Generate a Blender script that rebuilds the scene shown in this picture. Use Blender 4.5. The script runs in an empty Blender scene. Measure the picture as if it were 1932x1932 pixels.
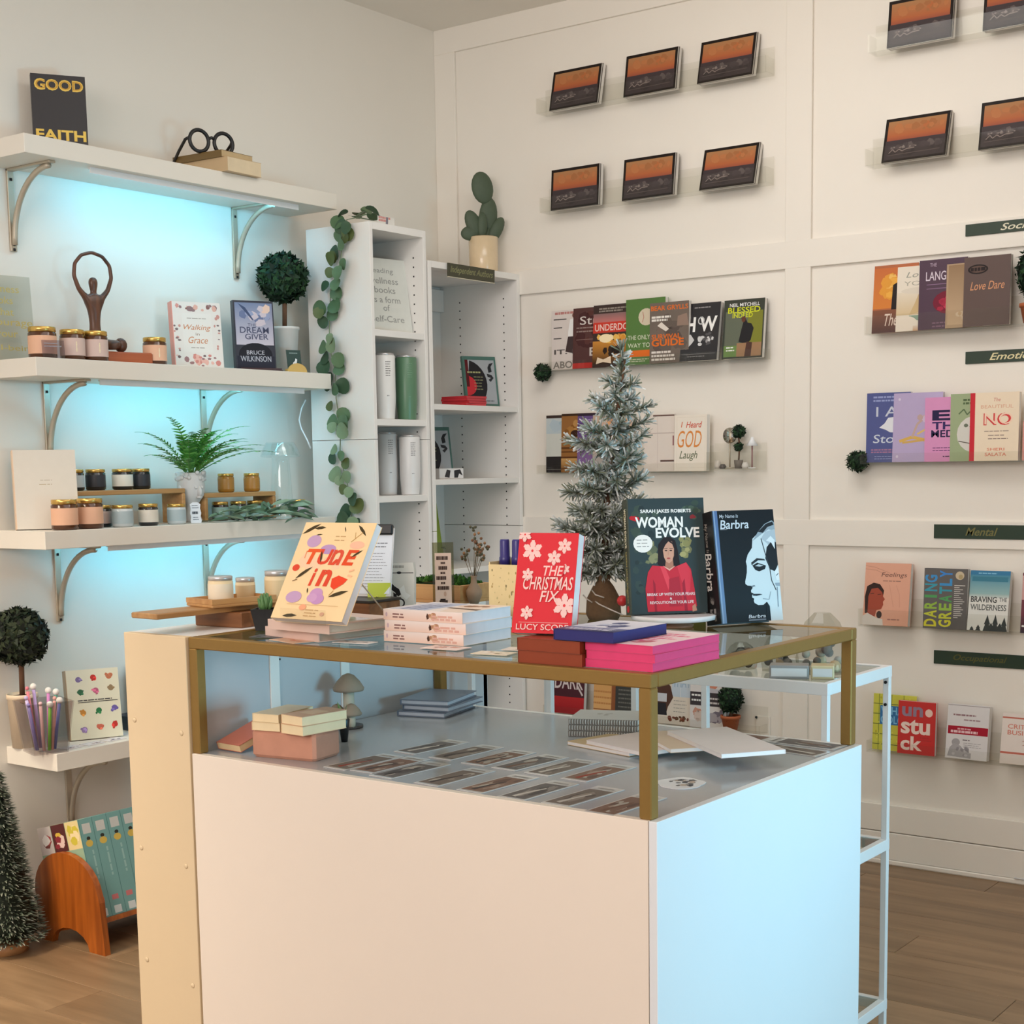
import bpy, math, random
from mathutils import Vector, Matrix
R = math.radians
rnd = random.Random(7)
scene = bpy.context.scene
col = scene.collection

# ---------------------------------------------------------------- camera
cam_d = bpy.data.cameras.new('camera')
cam = bpy.data.objects.new('camera', cam_d)
col.objects.link(cam)
yaw, pitch, roll = R(36.1664), R(-6.8981), R(-0.821)
fwd = Vector((-math.sin(yaw)*math.cos(pitch), math.cos(yaw)*math.cos(pitch), math.sin(pitch)))
rt = Vector((math.cos(yaw), math.sin(yaw), 0))
up = rt.cross(fwd)
rr = math.cos(roll)*rt + math.sin(roll)*up
uu = -math.sin(roll)*rt + math.cos(roll)*up
m = Matrix.Identity(4)
for i in range(3):
    m[i][0], m[i][1], m[i][2] = rr[i], uu[i], -fwd[i]
m.translation = (3.886, -4.75, 1.3597)
cam.matrix_world = m
cam_d.sensor_width = 36
cam_d.lens = 2844.42/1932*36
cam_d.shift_x = -(999.29-966)/1932
cam_d.shift_y = (1222.11-966)/1932
cam_d.clip_start = 0.05
scene.camera = cam

# ---------------------------------------------------------------- light
scene.view_settings.view_transform = 'Standard'
scene.view_settings.look = 'None'
scene.view_settings.gamma = 1
scene.view_settings.use_curve_mapping = False
scene.view_settings.exposure = 0.16
scene.cycles.transparent_max_bounces = 40

w = bpy.data.worlds.new('world'); scene.world = w; w.use_nodes = True
bg = w.node_tree.nodes['Background']
bg.inputs[0].default_value = (0.90, 0.95, 1.0, 1)      # even overcast sky beyond the open shop front
bg.inputs[1].default_value = 0.66

def area(name, loc, target, sx, sy, power, color, spread=180):
    l = bpy.data.lights.new(name, 'AREA'); l.shape = 'RECTANGLE'; l.size = sx; l.size_y = sy
    l.energy = power; l.color = color; l.spread = R(spread)
    o = bpy.data.objects.new(name, l); col.objects.link(o); o.location = loc
    d = Vector(target)-Vector(loc)
    o.rotation_euler = d.to_track_quat('-Z', 'Y').to_euler()
    o['kind'] = 'helper'
    return o
# a cool side light set in an added window, the warm lamps over the shop floor, the ceiling lights
area('side_light', (4.84, -2.0, .80), (2.6, -2.2, 0.74), 0.9, 0.7, 11.0, (0.27, 0.73, 0.97), 84)
area('shop_lamp_light', (2.8, -6.6, 2.4), (2.0, 0, 1.5), 2.6, 1.2, 72, (1.0, 0.89, 0.84))
area('shop_lamp_light', (0.2, -4.0, 2.5), (0.25, -2.7, 0.0), 0.7, 0.7, 13, (1.0, 0.84, 0.64), 70)
area('ceiling_light', (2.0, -2.3, 3.0), (2.0, -2.3, 0), 1.8, 1.8, 13, (1.0, 0.99, 1.0))
area('ceiling_light', (1.75, -1.2, 3.0), (1.6, -0.2, 1.5), 1.2, 0.9, 13, (1.0, 0.96, 0.90))

# ---------------------------------------------------------------- materials
def lin(c):
    return tuple((x/12.92 if x <= 0.04045 else ((x+0.055)/1.055)**2.4) for x in c)
def C(r, g, b):
    return (r/255, g/255, b/255)
MATS = {}
def mat(name, c=(1, 1, 1), rough=0.5, metal=0.0, noise=0.05, scale=40, bump=0.0, trans=0.0, coat=0.0, sss=0):
    if name in MATS: return MATS[name]
    m = bpy.data.materials.new(name); m.use_nodes = True; MATS[name] = m
    nt = m.node_tree; b = nt.nodes['Principled BSDF']
    cl = lin(c)
    b.inputs['Roughness'].default_value = rough
    b.inputs['Metallic'].default_value = metal
    b.inputs['Coat Weight'].default_value = coat
    tc = nt.nodes.new('ShaderNodeTexCoord')
    nz = nt.nodes.new('ShaderNodeTexNoise'); nz.inputs['Scale'].default_value = scale
    nz.inputs['Detail'].default_value = 4
    nt.links.new(tc.outputs['Object'], nz.inputs['Vector'])
    mx = nt.nodes.new('ShaderNodeMix'); mx.data_type = 'RGBA'
    mx.inputs[6].default_value = tuple(x*(1-noise) for x in cl)+(1,)
    mx.inputs[7].default_value = tuple(min(1, x*(1+noise)) for x in cl)+(1,)
    nt.links.new(nz.outputs['Fac'], mx.inputs[0])
    nt.links.new(mx.outputs[2], b.inputs['Base Color'])
    if bump:
        bp = nt.nodes.new('ShaderNodeBump'); bp.inputs['Strength'].default_value = bump; bp.inputs['Distance'].default_value = 0.002
        nt.links.new(nz.outputs['Fac'], bp.inputs['Height']); nt.links.new(bp.outputs[0], b.inputs['Normal'])
    return m
def wood(name, c1, c2, rough=0.45, axis='X', scale=3.0, stretch=14):
    if name in MATS: return MATS[name]
    m = bpy.data.materials.new(name); m.use_nodes = True; MATS[name] = m
    nt = m.node_tree; b = nt.nodes['Principled BSDF']; b.inputs['Roughness'].default_value = rough
    tc = nt.nodes.new('ShaderNodeTexCoord'); mp = nt.nodes.new('ShaderNodeMapping')
    s = {'X': (1, stretch, stretch), 'Y': (stretch, 1, stretch), 'Z': (stretch, stretch, 1)}[axis]
    mp.inputs['Scale'].default_value = s
    oi = nt.nodes.new('ShaderNodeObjectInfo')
    va = nt.nodes.new('ShaderNodeVectorMath'); va.operation = 'ADD'
    vm = nt.nodes.new('ShaderNodeMath'); vm.operation = 'MULTIPLY'; vm.inputs[1].default_value = 37
    nt.links.new(oi.outputs['Random'], vm.inputs[0])
    nt.links.new(tc.outputs['Object'], mp.inputs['Vector'])
    nt.links.new(mp.outputs[0], va.inputs[0]); nt.links.new(vm.outputs[0], va.inputs[1])
    nz = nt.nodes.new('ShaderNodeTexNoise'); nz.inputs['Scale'].default_value = scale; nz.inputs['Detail'].default_value = 6
    nz.inputs['Distortion'].default_value = 0.6
    nt.links.new(va.outputs[0], nz.inputs['Vector'])
    cr = nt.nodes.new('ShaderNodeValToRGB')
    cr.color_ramp.elements[0].position = 0.32; cr.color_ramp.elements[0].color = lin(c2)+(1,)
    cr.color_ramp.elements[1].position = 0.68; cr.color_ramp.elements[1].color = lin(c1)+(1,)
    nt.links.new(nz.outputs['Fac'], cr.inputs[0])
    hs = nt.nodes.new('ShaderNodeHueSaturation')
    mr = nt.nodes.new('ShaderNodeMapRange'); mr.inputs['To Min'].default_value = 0.88; mr.inputs['To Max'].default_value = 1.1
    nt.links.new(oi.outputs['Random'], mr.inputs[0]); nt.links.new(mr.outputs[0], hs.inputs['Value'])
    nt.links.new(cr.outputs[0], hs.inputs['Color']); nt.links.new(hs.outputs[0], b.inputs['Base Color'])
    return m
def glass(name, tint=(1, 1, 1), ior=1.45, rough=0.02, base=0.0):
    if name in MATS: return MATS[name]
    m = bpy.data.materials.new(name); m.use_nodes = True; MATS[name] = m
    nt = m.node_tree; nt.nodes.remove(nt.nodes['Principled BSDF'])
    out = nt.nodes['Material Output']
    tr = nt.nodes.new('ShaderNodeBsdfTransparent'); tr.inputs[0].default_value = lin(tint)+(1,)
    gl = nt.nodes.new('ShaderNodeBsdfGlossy'); gl.inputs['Roughness'].default_value = rough
    fr = nt.nodes.new('ShaderNodeFresnel'); fr.inputs['IOR'].default_value = ior
    ad = nt.nodes.new('ShaderNodeMath'); ad.operation = 'ADD'; ad.inputs[1].default_value = base
    mx = nt.nodes.new('ShaderNodeMixShader')
    ge = nt.nodes.new('ShaderNodeNewGeometry'); sb = nt.nodes.new('ShaderNodeMath'); sb.operation = 'SUBTRACT'; sb.inputs[0].default_value = 1
    mu = nt.nodes.new('ShaderNodeMath'); mu.operation = 'MULTIPLY'
    nt.links.new(ge.outputs['Backfacing'], sb.inputs[1])      # only the outer surface of the sheet reflects
    nt.links.new(fr.outputs[0], ad.inputs[0]); nt.links.new(ad.outputs[0], mu.inputs[0]); nt.links.new(sb.outputs[0], mu.inputs[1]); nt.links.new(mu.outputs[0], mx.inputs[0])
    nt.links.new(tr.outputs[0], mx.inputs[1]); nt.links.new(gl.outputs[0], mx.inputs[2])
    nt.links.new(mx.outputs[0], out.inputs[0])
    return m
def printmat(name, rough=0.4):
    if name in MATS: return MATS[name]
    m = bpy.data.materials.new(name); m.use_nodes = True; MATS[name] = m
    nt = m.node_tree; b = nt.nodes['Principled BSDF']; b.inputs['Roughness'].default_value = rough; b.inputs['Specular IOR Level'].default_value = 0.22
    a = nt.nodes.new('ShaderNodeAttribute'); a.attribute_name = 'Col'
    nt.links.new(a.outputs['Color'], b.inputs['Base Color'])
    return m
PRINT = printmat('printed_ink', 0.5)
PRINTM = printmat('printed_ink_matte', 0.7)
def cm(c, rough=0.42, noise=0.03):
    return mat('paint_%d_%d_%d_%d' % (c[0]*255, c[1]*255, c[2]*255, rough*100), c, rough, noise=noise)

WALL = mat('wall_paint', C(236, 231, 221), 0.75, noise=0.015, scale=6, bump=0.05)
WALLR = mat('panel_paint', C(240, 234, 224), 0.6, noise=0.015, scale=6, bump=0.03)
CEIL = mat('ceiling_paint', C(240, 235, 226), 0.9, noise=0.02, scale=5)
SIDEW = mat('counter_side_laminate', C(232, 236, 240), 0.3, noise=0.012, scale=8)
GREYLAM = mat('grey_laminate', C(190, 194, 198), 0.4, noise=0.012, scale=8)
WHITE = mat('white_laminate', C(240, 238, 234), 0.32, noise=0.012, scale=8)
CREAMLAM = mat('cream_laminate', C(226, 204, 168), 0.5, noise=0.02, scale=8)
SHELFW = mat('white_shelf_foil', C(232, 226, 214), 0.5, noise=0.012, scale=9)
CASEW = mat('bookcase_foil', C(238, 235, 230), 0.45, noise=0.012, scale=9)
METALW = mat('white_powder_coat', C(238, 240, 242), 0.35, noise=0.01)
BRASS = mat('brushed_brass', C(150, 118, 62), 0.42, metal=0.55, noise=0.06, scale=90)
NICKEL = mat('satin_nickel', C(190, 178, 158), 0.4, metal=0.35, noise=0.05, scale=90)
BLACK = mat('black_plastic', C(22, 22, 24), 0.4)
DARK = mat('dark_hole', C(30, 28, 27), 0.8)
GOLD = mat('gold_lid', C(214, 176, 98), 0.25, metal=0.85, noise=0.03)
PAPER = mat('page_paper', C(236, 232, 226), 0.8, noise=0.04, scale=300)
OAK = wood('pale_bamboo', C(196, 152, 98), C(172, 126, 76))
WALNUT = wood('brown_wood', C(150, 98, 58), C(112, 68, 38))
ORANGEW = wood('orange_stained_pine', C(176, 94, 30), C(134, 66, 18), 0.35, 'Z')
FLOORW = wood('oak_plank', C(156, 126, 94), C(126, 100, 72), 0.38, 'X', 2.2, 9)
FIGW = wood('dark_carved_wood', C(104, 66, 46), C(66, 42, 32), 0.35, 'Z')
ACRYL = glass('clear_acrylic', (0.985, 0.985, 0.98), 1.28, 0.03, 0.015)
GLASS = glass('counter_glass', (0.93, 0.955, 0.945), 1.5, 0.015, 0.0)
VGLASS = glass('vase_glass', (0.97, 0.985, 0.985), 1.5, 0.02, 0.05)
LEAF = mat('green_leaf', C(62, 92, 58), 0.5, noise=0.25, scale=20)

# ---------------------------------------------------------------- mesh building
class MB:
    def __init__(s): s.v = []; s.f = []; s.c = []; s.sm = []
    def add(s, vs, fs, c=None, M=None, smooth=False):
        n = len(s.v)
        s.v += [tuple(M @ Vector(p)) for p in vs] if M is not None else [tuple(p) for p in vs]
        for f in fs:
            s.f.append(tuple(n+i for i in f)); s.c.append(c); s.sm.append(smooth)
        return s
    def box(s, x0, x1, y0, y1, z0, z1, c=None, M=None, b=0.0):
        if b <= 0:
            vs = [(x, y, z) for z in (z0, z1) for y in (y0, y1) for x in (x0, x1)]
            return s.add(vs, [(0, 2, 3, 1), (4, 5, 7, 6), (0, 1, 5, 4), (1, 3, 7, 5), (3, 2, 6, 7), (2, 0, 4, 6)], c, M)
        b = min(b, (x1-x0)*.45, (y1-y0)*.45, (z1-z0)*.45)
        def ring(i, z): return [(x0+i+b, y0+i, z), (x1-i-b, y0+i, z), (x1-i, y0+i+b, z), (x1-i, y1-i-b, z), (x1-i-b, y1-i, z), (x0+i+b, y1-i, z), (x0+i, y1-i-b, z), (x0+i, y0+i+b, z)]
        vs = ring(b*.7, z0)+ring(0, z0+b)+ring(0, z1-b)+ring(b*.7, z1)
        fs = [tuple(range(7, -1, -1)), tuple(range(24, 32))]
        for k in range(3):
            for i in range(8): fs.append((k*8+i, k*8+(i+1) % 8, k*8+8+(i+1) % 8, k*8+8+i))
        return s.add(vs, fs, c, M)
    def lathe(s, prof, seg=20, c=None, M=None, smooth=True, cap=True):
        vs = []; fs = []
        for r, z in prof:
            for i in range(seg):
                a = 2*math.pi*i/seg; vs.append((r*math.cos(a), r*math.sin(a), z))
        for k in range(len(prof)-1):
            for i in range(seg):
                j = (i+1) % seg; fs.append((k*seg+i, k*seg+j, (k+1)*seg+j, (k+1)*seg+i))
        s.add(vs, fs, c, M, smooth)
        if cap:
            n = len(s.v)-len(vs)
            s.f.append(tuple(n+i for i in range(seg-1, -1, -1))); s.c.append(c); s.sm.append(False)
            k = (len(prof)-1)*seg
            s.f.append(tuple(n+k+i for i in range(seg))); s.c.append(c); s.sm.append(False)
        return s
    def cyl(s, r, z0, z1, seg=16, c=None, M=None): return s.lathe([(r, z0), (r, z1)], seg, c, M)
    def tube(s, pts, r, seg=8, c=None, M=None, flat=1.0, closed=False):
        pts = [Vector(p) for p in pts]; n = len(pts)
        rs = r if isinstance(r, (list, tuple)) else [r]*n
        vs = []; fs = []
        ref = None
        for i, p in enumerate(pts):
            d = (pts[(i+1) % n if closed else min(i+1, n-1)]-pts[(i-1) % n if closed else max(i-1, 0)])
            d.normalize()
            if ref is None: ref = Vector((0, 0, 1)) if abs(d.z) < .9 else Vector((1, 0, 0))
            a = d.cross(ref).normalized(); b = a.cross(d).normalized(); ref = b
            for k in range(seg):
                t = 2*math.pi*k/seg
                vs.append(p+a*math.cos(t)*rs[i]*flat+b*math.sin(t)*rs[i])
        for i in range(n if closed else n-1):
            for k in range(seg):
                j = (k+1) % seg; i2 = (i+1) % n
                fs.append((i*seg+k, i*seg+j, i2*seg+j, i2*seg+k))
        if not closed: fs += [tuple(range(seg-1, -1, -1)), tuple((n-1)*seg+k for k in range(seg))]
        return s.add(vs, fs, c, M, True)
    def ball(s, r, ctr=(0, 0, 0), c=None, M=None, seg=14, rings=9, sz=1.0, sx=1.0, sy=1.0):
        vs = []; fs = []
        for k in range(1, rings):
            t = math.pi*k/rings
            for i in range(seg):
                a = 2*math.pi*i/seg
                vs.append((ctr[0]+sx*r*math.sin(t)*math.cos(a), ctr[1]+sy*r*math.sin(t)*math.sin(a), ctr[2]-sz*r*math.cos(t)))
        for k in range(rings-2):
            for i in range(seg):
                j = (i+1) % seg; fs.append((k*seg+i, k*seg+j, (k+1)*seg+j, (k+1)*seg+i))
        b = len(vs); vs += [(ctr[0], ctr[1], ctr[2]-sz*r), (ctr[0], ctr[1], ctr[2]+sz*r)]
        for i in range(seg):
            j = (i+1) % seg; fs.append((b, j, i)); fs.append((b+1, (rings-2)*seg+i, (rings-2)*seg+j))
        return s.add(vs, fs, c, M, True)
    def prism(s, pts, y0, y1, c=None, M=None):
        # outline in x-z, extruded along y
        n = len(pts)
        vs = [(x, y0, z) for x, z in pts]+[(x, y1, z) for x, z in pts]
        fs = [tuple(range(n)), tuple(range(2*n-1, n-1, -1))]
        for i in range(n): fs.append(((i+1) % n, i, n+i, n+(i+1) % n))
        return s.add(vs, fs, c, M)
    def build(s, name, material, parent=None, kind=None):
        me = bpy.data.meshes.new(name)
        me.from_pydata(s.v, [], s.f)
        if any(s.sm): me.polygons.foreach_set('use_smooth', s.sm)
        if any(c is not None for c in s.c):
            at = me.color_attributes.new('Col', 'FLOAT_COLOR', 'CORNER')
            data = []
            for f, c in zip(s.f, s.c):
                if c and isinstance(c[0], (tuple, list)):
                    for k in range(len(f)): data += list(lin(c[k % len(c)]))+[1.0]
                else:
                    cc = list(lin(c or (1, 1, 1)))+[1.0]
                    data += cc*len(f)
            at.data.foreach_set('color', data)
        me.materials.append(material)
        return link(name, me, parent, kind)
def link(name, me, parent=None, kind=None):
    o = bpy.data.objects.new(name, me); col.objects.link(o)
    if parent is not None: o.parent = parent
    if kind: o['kind'] = kind
    return o
def thing(name, label, cat, loc=(0, 0, 0), rot=(0, 0, 0), group=None):
    o = bpy.data.objects.new(name, None); col.objects.link(o)
    o.empty_display_size = 0.02
    o.location = loc; o.rotation_euler = rot
    o['label'] = label; o['category'] = cat
    if group: o['group'] = group
    return o
def tag(o, label, cat, group=None):
    o['label'] = label; o['category'] = cat
    if group: o['group'] = group
    return o
def dup(root, loc, rot=None, label=None, group=None):
    r = root.copy(); col.objects.link(r); r.location = loc
    if rot is not None: r.rotation_euler = rot
    if label: r['label'] = label
    if group: r['group'] = group
    for ch in list(root.children):
        c = ch.copy(); col.objects.link(c); c.parent = r
        for g in list(ch.children):
            d = g.copy(); col.objects.link(d); d.parent = c
    return r
def struct(name, mb, m, parent=None):
    return mb.build(name, m, parent, None if parent else 'structure')

# ---------------------------------------------------------------- flat print (lettering and pictures on covers)
TXT = {}
def txt(body, bold=0.0, shear=0.0):
    k = (body, bold, shear)
    if k in TXT: return TXT[k]
    cu = bpy.data.curves.new('text', 'FONT'); cu.body = body; cu.offset = bold; cu.shear = shear
    cu.resolution_u = 3; cu.fill_mode = 'FRONT'
    o = bpy.data.objects.new('text', cu)
    me = bpy.data.meshes.new_from_object(o)
    vs = [(v.co.x, v.co.y) for v in me.vertices]; fs = [tuple(p.vertices) for p in me.polygons]
    bpy.data.objects.remove(o); bpy.data.curves.remove(cu); bpy.data.meshes.remove(me)
    x0 = min(v[0] for v in vs); x1 = max(v[0] for v in vs); y0 = min(v[1] for v in vs); y1 = max(v[1] for v in vs)
    vs = [((x-x0)/(x1-x0), (y-y0)/(y1-y0)) for x, y in vs]
    TXT[k] = (vs, fs); return TXT[k]
K = (0.07, 0.07, 0.08); Wh = (0.95, 0.95, 0.94)
def art(mb, layers, place, eps=0.000028, asp=1.0, clipped=True):
    """layers in 0..1 cover space; place(u, v, d) gives the 3-D point, d = height above the cover"""
    d = eps
    def clip(P):
        for ax, lim, sg in ((0, 0, 1), (0, 1, -1), (1, 0, 1), (1, 1, -1)):
            Q = []
            for i, p in enumerate(P):
                q_ = P[i-1]; ip = (p[ax]-lim)*sg >= 0; iq = (q_[ax]-lim)*sg >= 0
                if ip != iq:
                    t = (lim-q_[ax])/(p[ax]-q_[ax]); Q.append((q_[0]+(p[0]-q_[0])*t, q_[1]+(p[1]-q_[1])*t))
                if ip: Q.append(p)
            P = Q
            if len(P) < 3: return []
        return P
    def emit(pts, faces, c):
        if clipped and any(u < 0 or u > 1 or v < 0 or v > 1 for u, v in pts):
            for f in faces:
                P = clip([pts[i] for i in f])
                if P: mb.add([place(u, v, d) for u, v in P], [tuple(range(len(P)))], c)
        else: mb.add([place(u, v, d) for u, v in pts], faces, c)
    for L in layers:
        k = L[0]
        if k == 'r':      # rectangle x0 y0 x1 y1 colour
            _, a, b, c2, e, c = L; emit([(a, b), (c2, b), (c2, e), (a, e)], [(0, 1, 2, 3)], c)
        elif k == 'g':    # vertical gradient, bottom colour, top colour
            _, a, b, c2, e, cb, ct = L; emit([(a, b), (c2, b), (c2, e), (a, e)], [(0, 1, 2, 3)], (cb, cb, ct, ct))
        elif k == 'e':    # ellipse cx cy rx ry colour
            _, cx, cy, rx, ry, c = L; n = 18
            emit([(cx+rx*math.cos(2*math.pi*i/n), cy+ry*math.sin(2*math.pi*i/n)) for i in range(n)], [tuple(range(n))], c)
        elif k == 'p':    # polygon
            emit(L[1], [tuple(range(len(L[1])))], L[2])
        elif k == 'l':    # stroke: points width colour
            pts, wd, c = L[1], L[2], L[3]
            for (x0, y0), (x1, y1) in zip(pts[:-1], pts[1:]):
                dx, dy = x1-x0, (y1-y0)*asp; n = math.hypot(dx, dy) or 1
                ox, oy = -dy/n*wd/2, dx/n*wd/2/asp
                emit([(x0-ox, y0-oy), (x1-ox, y1-oy), (x1+ox, y1+oy), (x0+ox, y0+oy)], [(0, 1, 2, 3)], c)
        elif k == 't':    # text: string x0 y0 x1 y1 colour bold shear [rot]
            _, body, x0, y0, x1, y1, c = L[:7]; bold = L[7] if len(L) > 7 else 0.0; sh = L[8] if len(L) > 8 else 0.0
            rot = L[9] if len(L) > 9 else 0
            vs, fs = txt(body, bold, sh)
            if rot == 90: q = [(x1-(x1-x0)*y, y0+(y1-y0)*x) for x, y in vs]
            elif rot == -90: q = [(x0+(x1-x0)*y, y1-(y1-y0)*x) for x, y in vs]
            else: q = [(x0+(x1-x0)*x, y0+(y1-y0)*y) for x, y in vs]
            emit(q, fs, c)
        elif k == 'n':    # scattered blots inside a box
            _, x0, y0, x1, y1, n, s0, s1, cs, seed = L; r = random.Random(seed)
            for _i in range(n):
                sx = r.uniform(s0, s1); sy = sx*r.uniform(.5, 1.3)/asp
                cx = r.uniform(x0+sx, x1-sx); cy = r.uniform(y0+sy, y1-sy); q = r.randint(5, 7); ph = r.uniform(0, 6)
                emit([(cx+sx*math.cos(ph+2*math.pi*i/q)*r.uniform(.7, 1), cy+sy*math.sin(ph+2*math.pi*i/q)*r.uniform(.7, 1)) for i in range(q)], [tuple(range(q))], r.choice(cs))
                d += eps*.02
        elif k == 'lines':  # small illegible text lines x0 x1 y(top) count step height colour
            _, x0, x1, y, n, st, hh, c = L; r = random.Random(int(x0*99+y*77+n))
            for i in range(n):
                xa = x0; xb = x1-(x1-x0)*r.uniform(0, .3)
                while xa < xb:
                    xe = min(xb, xa+r.uniform(.04, .12)*(1 if x1-x0 < 1.2 else 2)); yy = y-i*st
                    emit([(xa, yy-hh), (xe, yy-hh), (xe, yy), (xa, yy)], [(0, 1, 2, 3)], c); xa = xe+.015
        d += eps
    return mb

def book(label, w, h, t, loc, rz=0.0, lean=0.0, rl=0.0, flat=False, cover=Wh, pages=None, front=(), spine=(), back=(),
         group=None, hard=False, name='book', cat='book', spinecol=None, flip=False):
    rx = (-90 if not flip else 90) if flat else -lean
    z = loc[2]+(t/2 if flat else 0)
    root = thing(name, label, cat, (loc[0], loc[1], z), (R(rx), R(rl), R(rz)), group)
    oz = -h/2 if flat else 0.0           # a lying book turns about its own middle
    c = 0.0025 if hard else 0.0009; ins = 0.004 if hard else 0.0008
    mb = MB()
    mb.box(-w/2, w/2, -t/2, -t/2+c, oz, oz+h); mb.box(-w/2, w/2, t/2-c, t/2, oz, oz+h)
    if spinecol is None: mb.box(-w/2, -w/2+c, -t/2+c, t/2-c, oz, oz+h)
    mb.build('cover', cm(cover, 0.36), root)
    if spinecol is not None:
        mb = MB(); mb.box(-w/2-.0003, -w/2+c, -t/2-.0002, t/2+.0002, oz, oz+h); mb.build('spine', cm(spinecol, 0.36), root)
    pg = PAPER if pages is None else cm(pages, 0.7, 0.08)
    MB().box(-w/2+c, w/2-ins, -t/2+c, t/2-c, oz+ins, oz+h-ins).build('pages', pg, root)
    if front:
        art(mb := MB(), front, lambda u, v, d: (-w/2+u*w, -t/2-d, oz+v*h), asp=h/w)
        mb.build('cover_print', PRINT, root)
    if back:
        art(mb := MB(), back, lambda u, v, d: (w/2-u*w, t/2+d, oz+v*h), asp=h/w)
        mb.build('back_print', PRINT, root)
    if spine:
        art(mb := MB(), spine, lambda u, v, d: (-w/2-.0004-d, t/2-v*t, oz+h*(1-u)), asp=t/h)
        mb.build('spine_print', PRINT, root)
    return root

# ================================================================ the room
MB().box(-0.12, 0, -7.0, 0.12, 0, 3.043).build('wall_left', WALL, None, 'structure')
MB().box(0, 6.2, 0, 0.12, 0, 3.043).build('wall_right', WALLR, None, 'structure')
MB().box(-0.12, 6.2, -7.0, 0.12, 3.043, 3.12).build('ceiling', CEIL, None, 'structure')
floor = MB().box(-0.12, 6.2, -7.0, 0.12, -0.06, -0.012).build('floor', mat('floor_joint', C(70, 50, 34), 0.8), None, 'structure')
PL = {}
for L in (1.2, 0.8, 0.6, 0.4):
    me = MB().box(0, L-.0015, 0, .1785, -.012, 0, b=.0012); o = me.build('plank', FLOORW, floor); PL[L] = o.data
    o.location = (6.3+L, -7.2, -5); bpy.data.objects.remove(o)
for j in range(29):
    y = -5.2+j*.18; x = -0.1; k = 0
    first = (1.2, .8, .4, .6)[(j*7) % 4]
    while x < 4.7:
        L = first if k == 0 else 1.2
        link('plank', PL[L], floor).location = (x, y, 0); x += L; k += 1
MB().box(4.7, 6.2, -5.2, 0, -.012, -.001).build('plank', FLOORW, floor)
MB().box(-.1, 6.2, -7, -5.2, -.012, -.001).build('plank', FLOORW, floor)
# unseen side wall and window, added around the cool light on the counter
sw = MB()
for a, b, c, d in ((-7, -2.5, 0, 3.043), (-1.5, 0, 0, 3.043), (-2.5, -1.5, 0, .12), (-2.5, -1.5, 1.30, 3.043)): sw.box(4.9, 5.0, a, b, c, d)
sw.build('wall_side', WALL, None, 'structure')
wn = MB()
for a, b, c, d in ((-2.5, -2.46, .12, 1.3), (-1.54, -1.5, .12, 1.3), (-2.46, -1.54, .12, .16), (-2.46, -1.54, 1.26, 1.3)): wn.box(4.88, 5.0, a, b, c, d, b=.002)
wn.build('added_window_1', METALW, None, 'structure')
# battens of the panelled right wall
def trim(n, x0, x1, z0, z1, d=.012, y=0): MB().box(x0, x1, y-d, y, z0, z1, b=.0015).build('trim_%d' % n, WALLR, None, 'structure')
trim(1, 0, 6.1, 2.9505, 3.043)
trim(2, 0, 6.1, 2.0073, 2.098)
trim(3, 0, 6.1, 1.0738, 1.162)
trim(4, 0, .100, .204, 2.9505, .0115); trim(5, 1.516, 1.611, .204, 2.9505, .0115); trim(6, 3.03, 3.125, .204, 2.9505, .0115)
mb = MB(); mb.box(0, 6.1, -.014, 0, .112, .204, b=.002); mb.build('baseboard_right', WALLR, None, 'structure')
mb = MB(); mb.box(0, 6.1, -.016, 0, 0, .109, b=.002); mb.box(0, 6.1, -.026, -.016, 0, .018, b=.004); mb.build('baseboard_lower', WALLR, None, 'structure')
MB().box(0, .014, -7, 0, 0, .10, b=.002).build('baseboard_left', WALLR, None, 'structure')
MB().tube([(2.35+i*.14, -.028-.0012*abs(math.sin(i)), .021+.002*math.sin(i*1.3)) for i in range(12)], .003, 6).build('cable', METALW)
tag(bpy.data.objects['cable'], 'thin white cable running along the foot of the panelled wall', 'cable')

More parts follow.
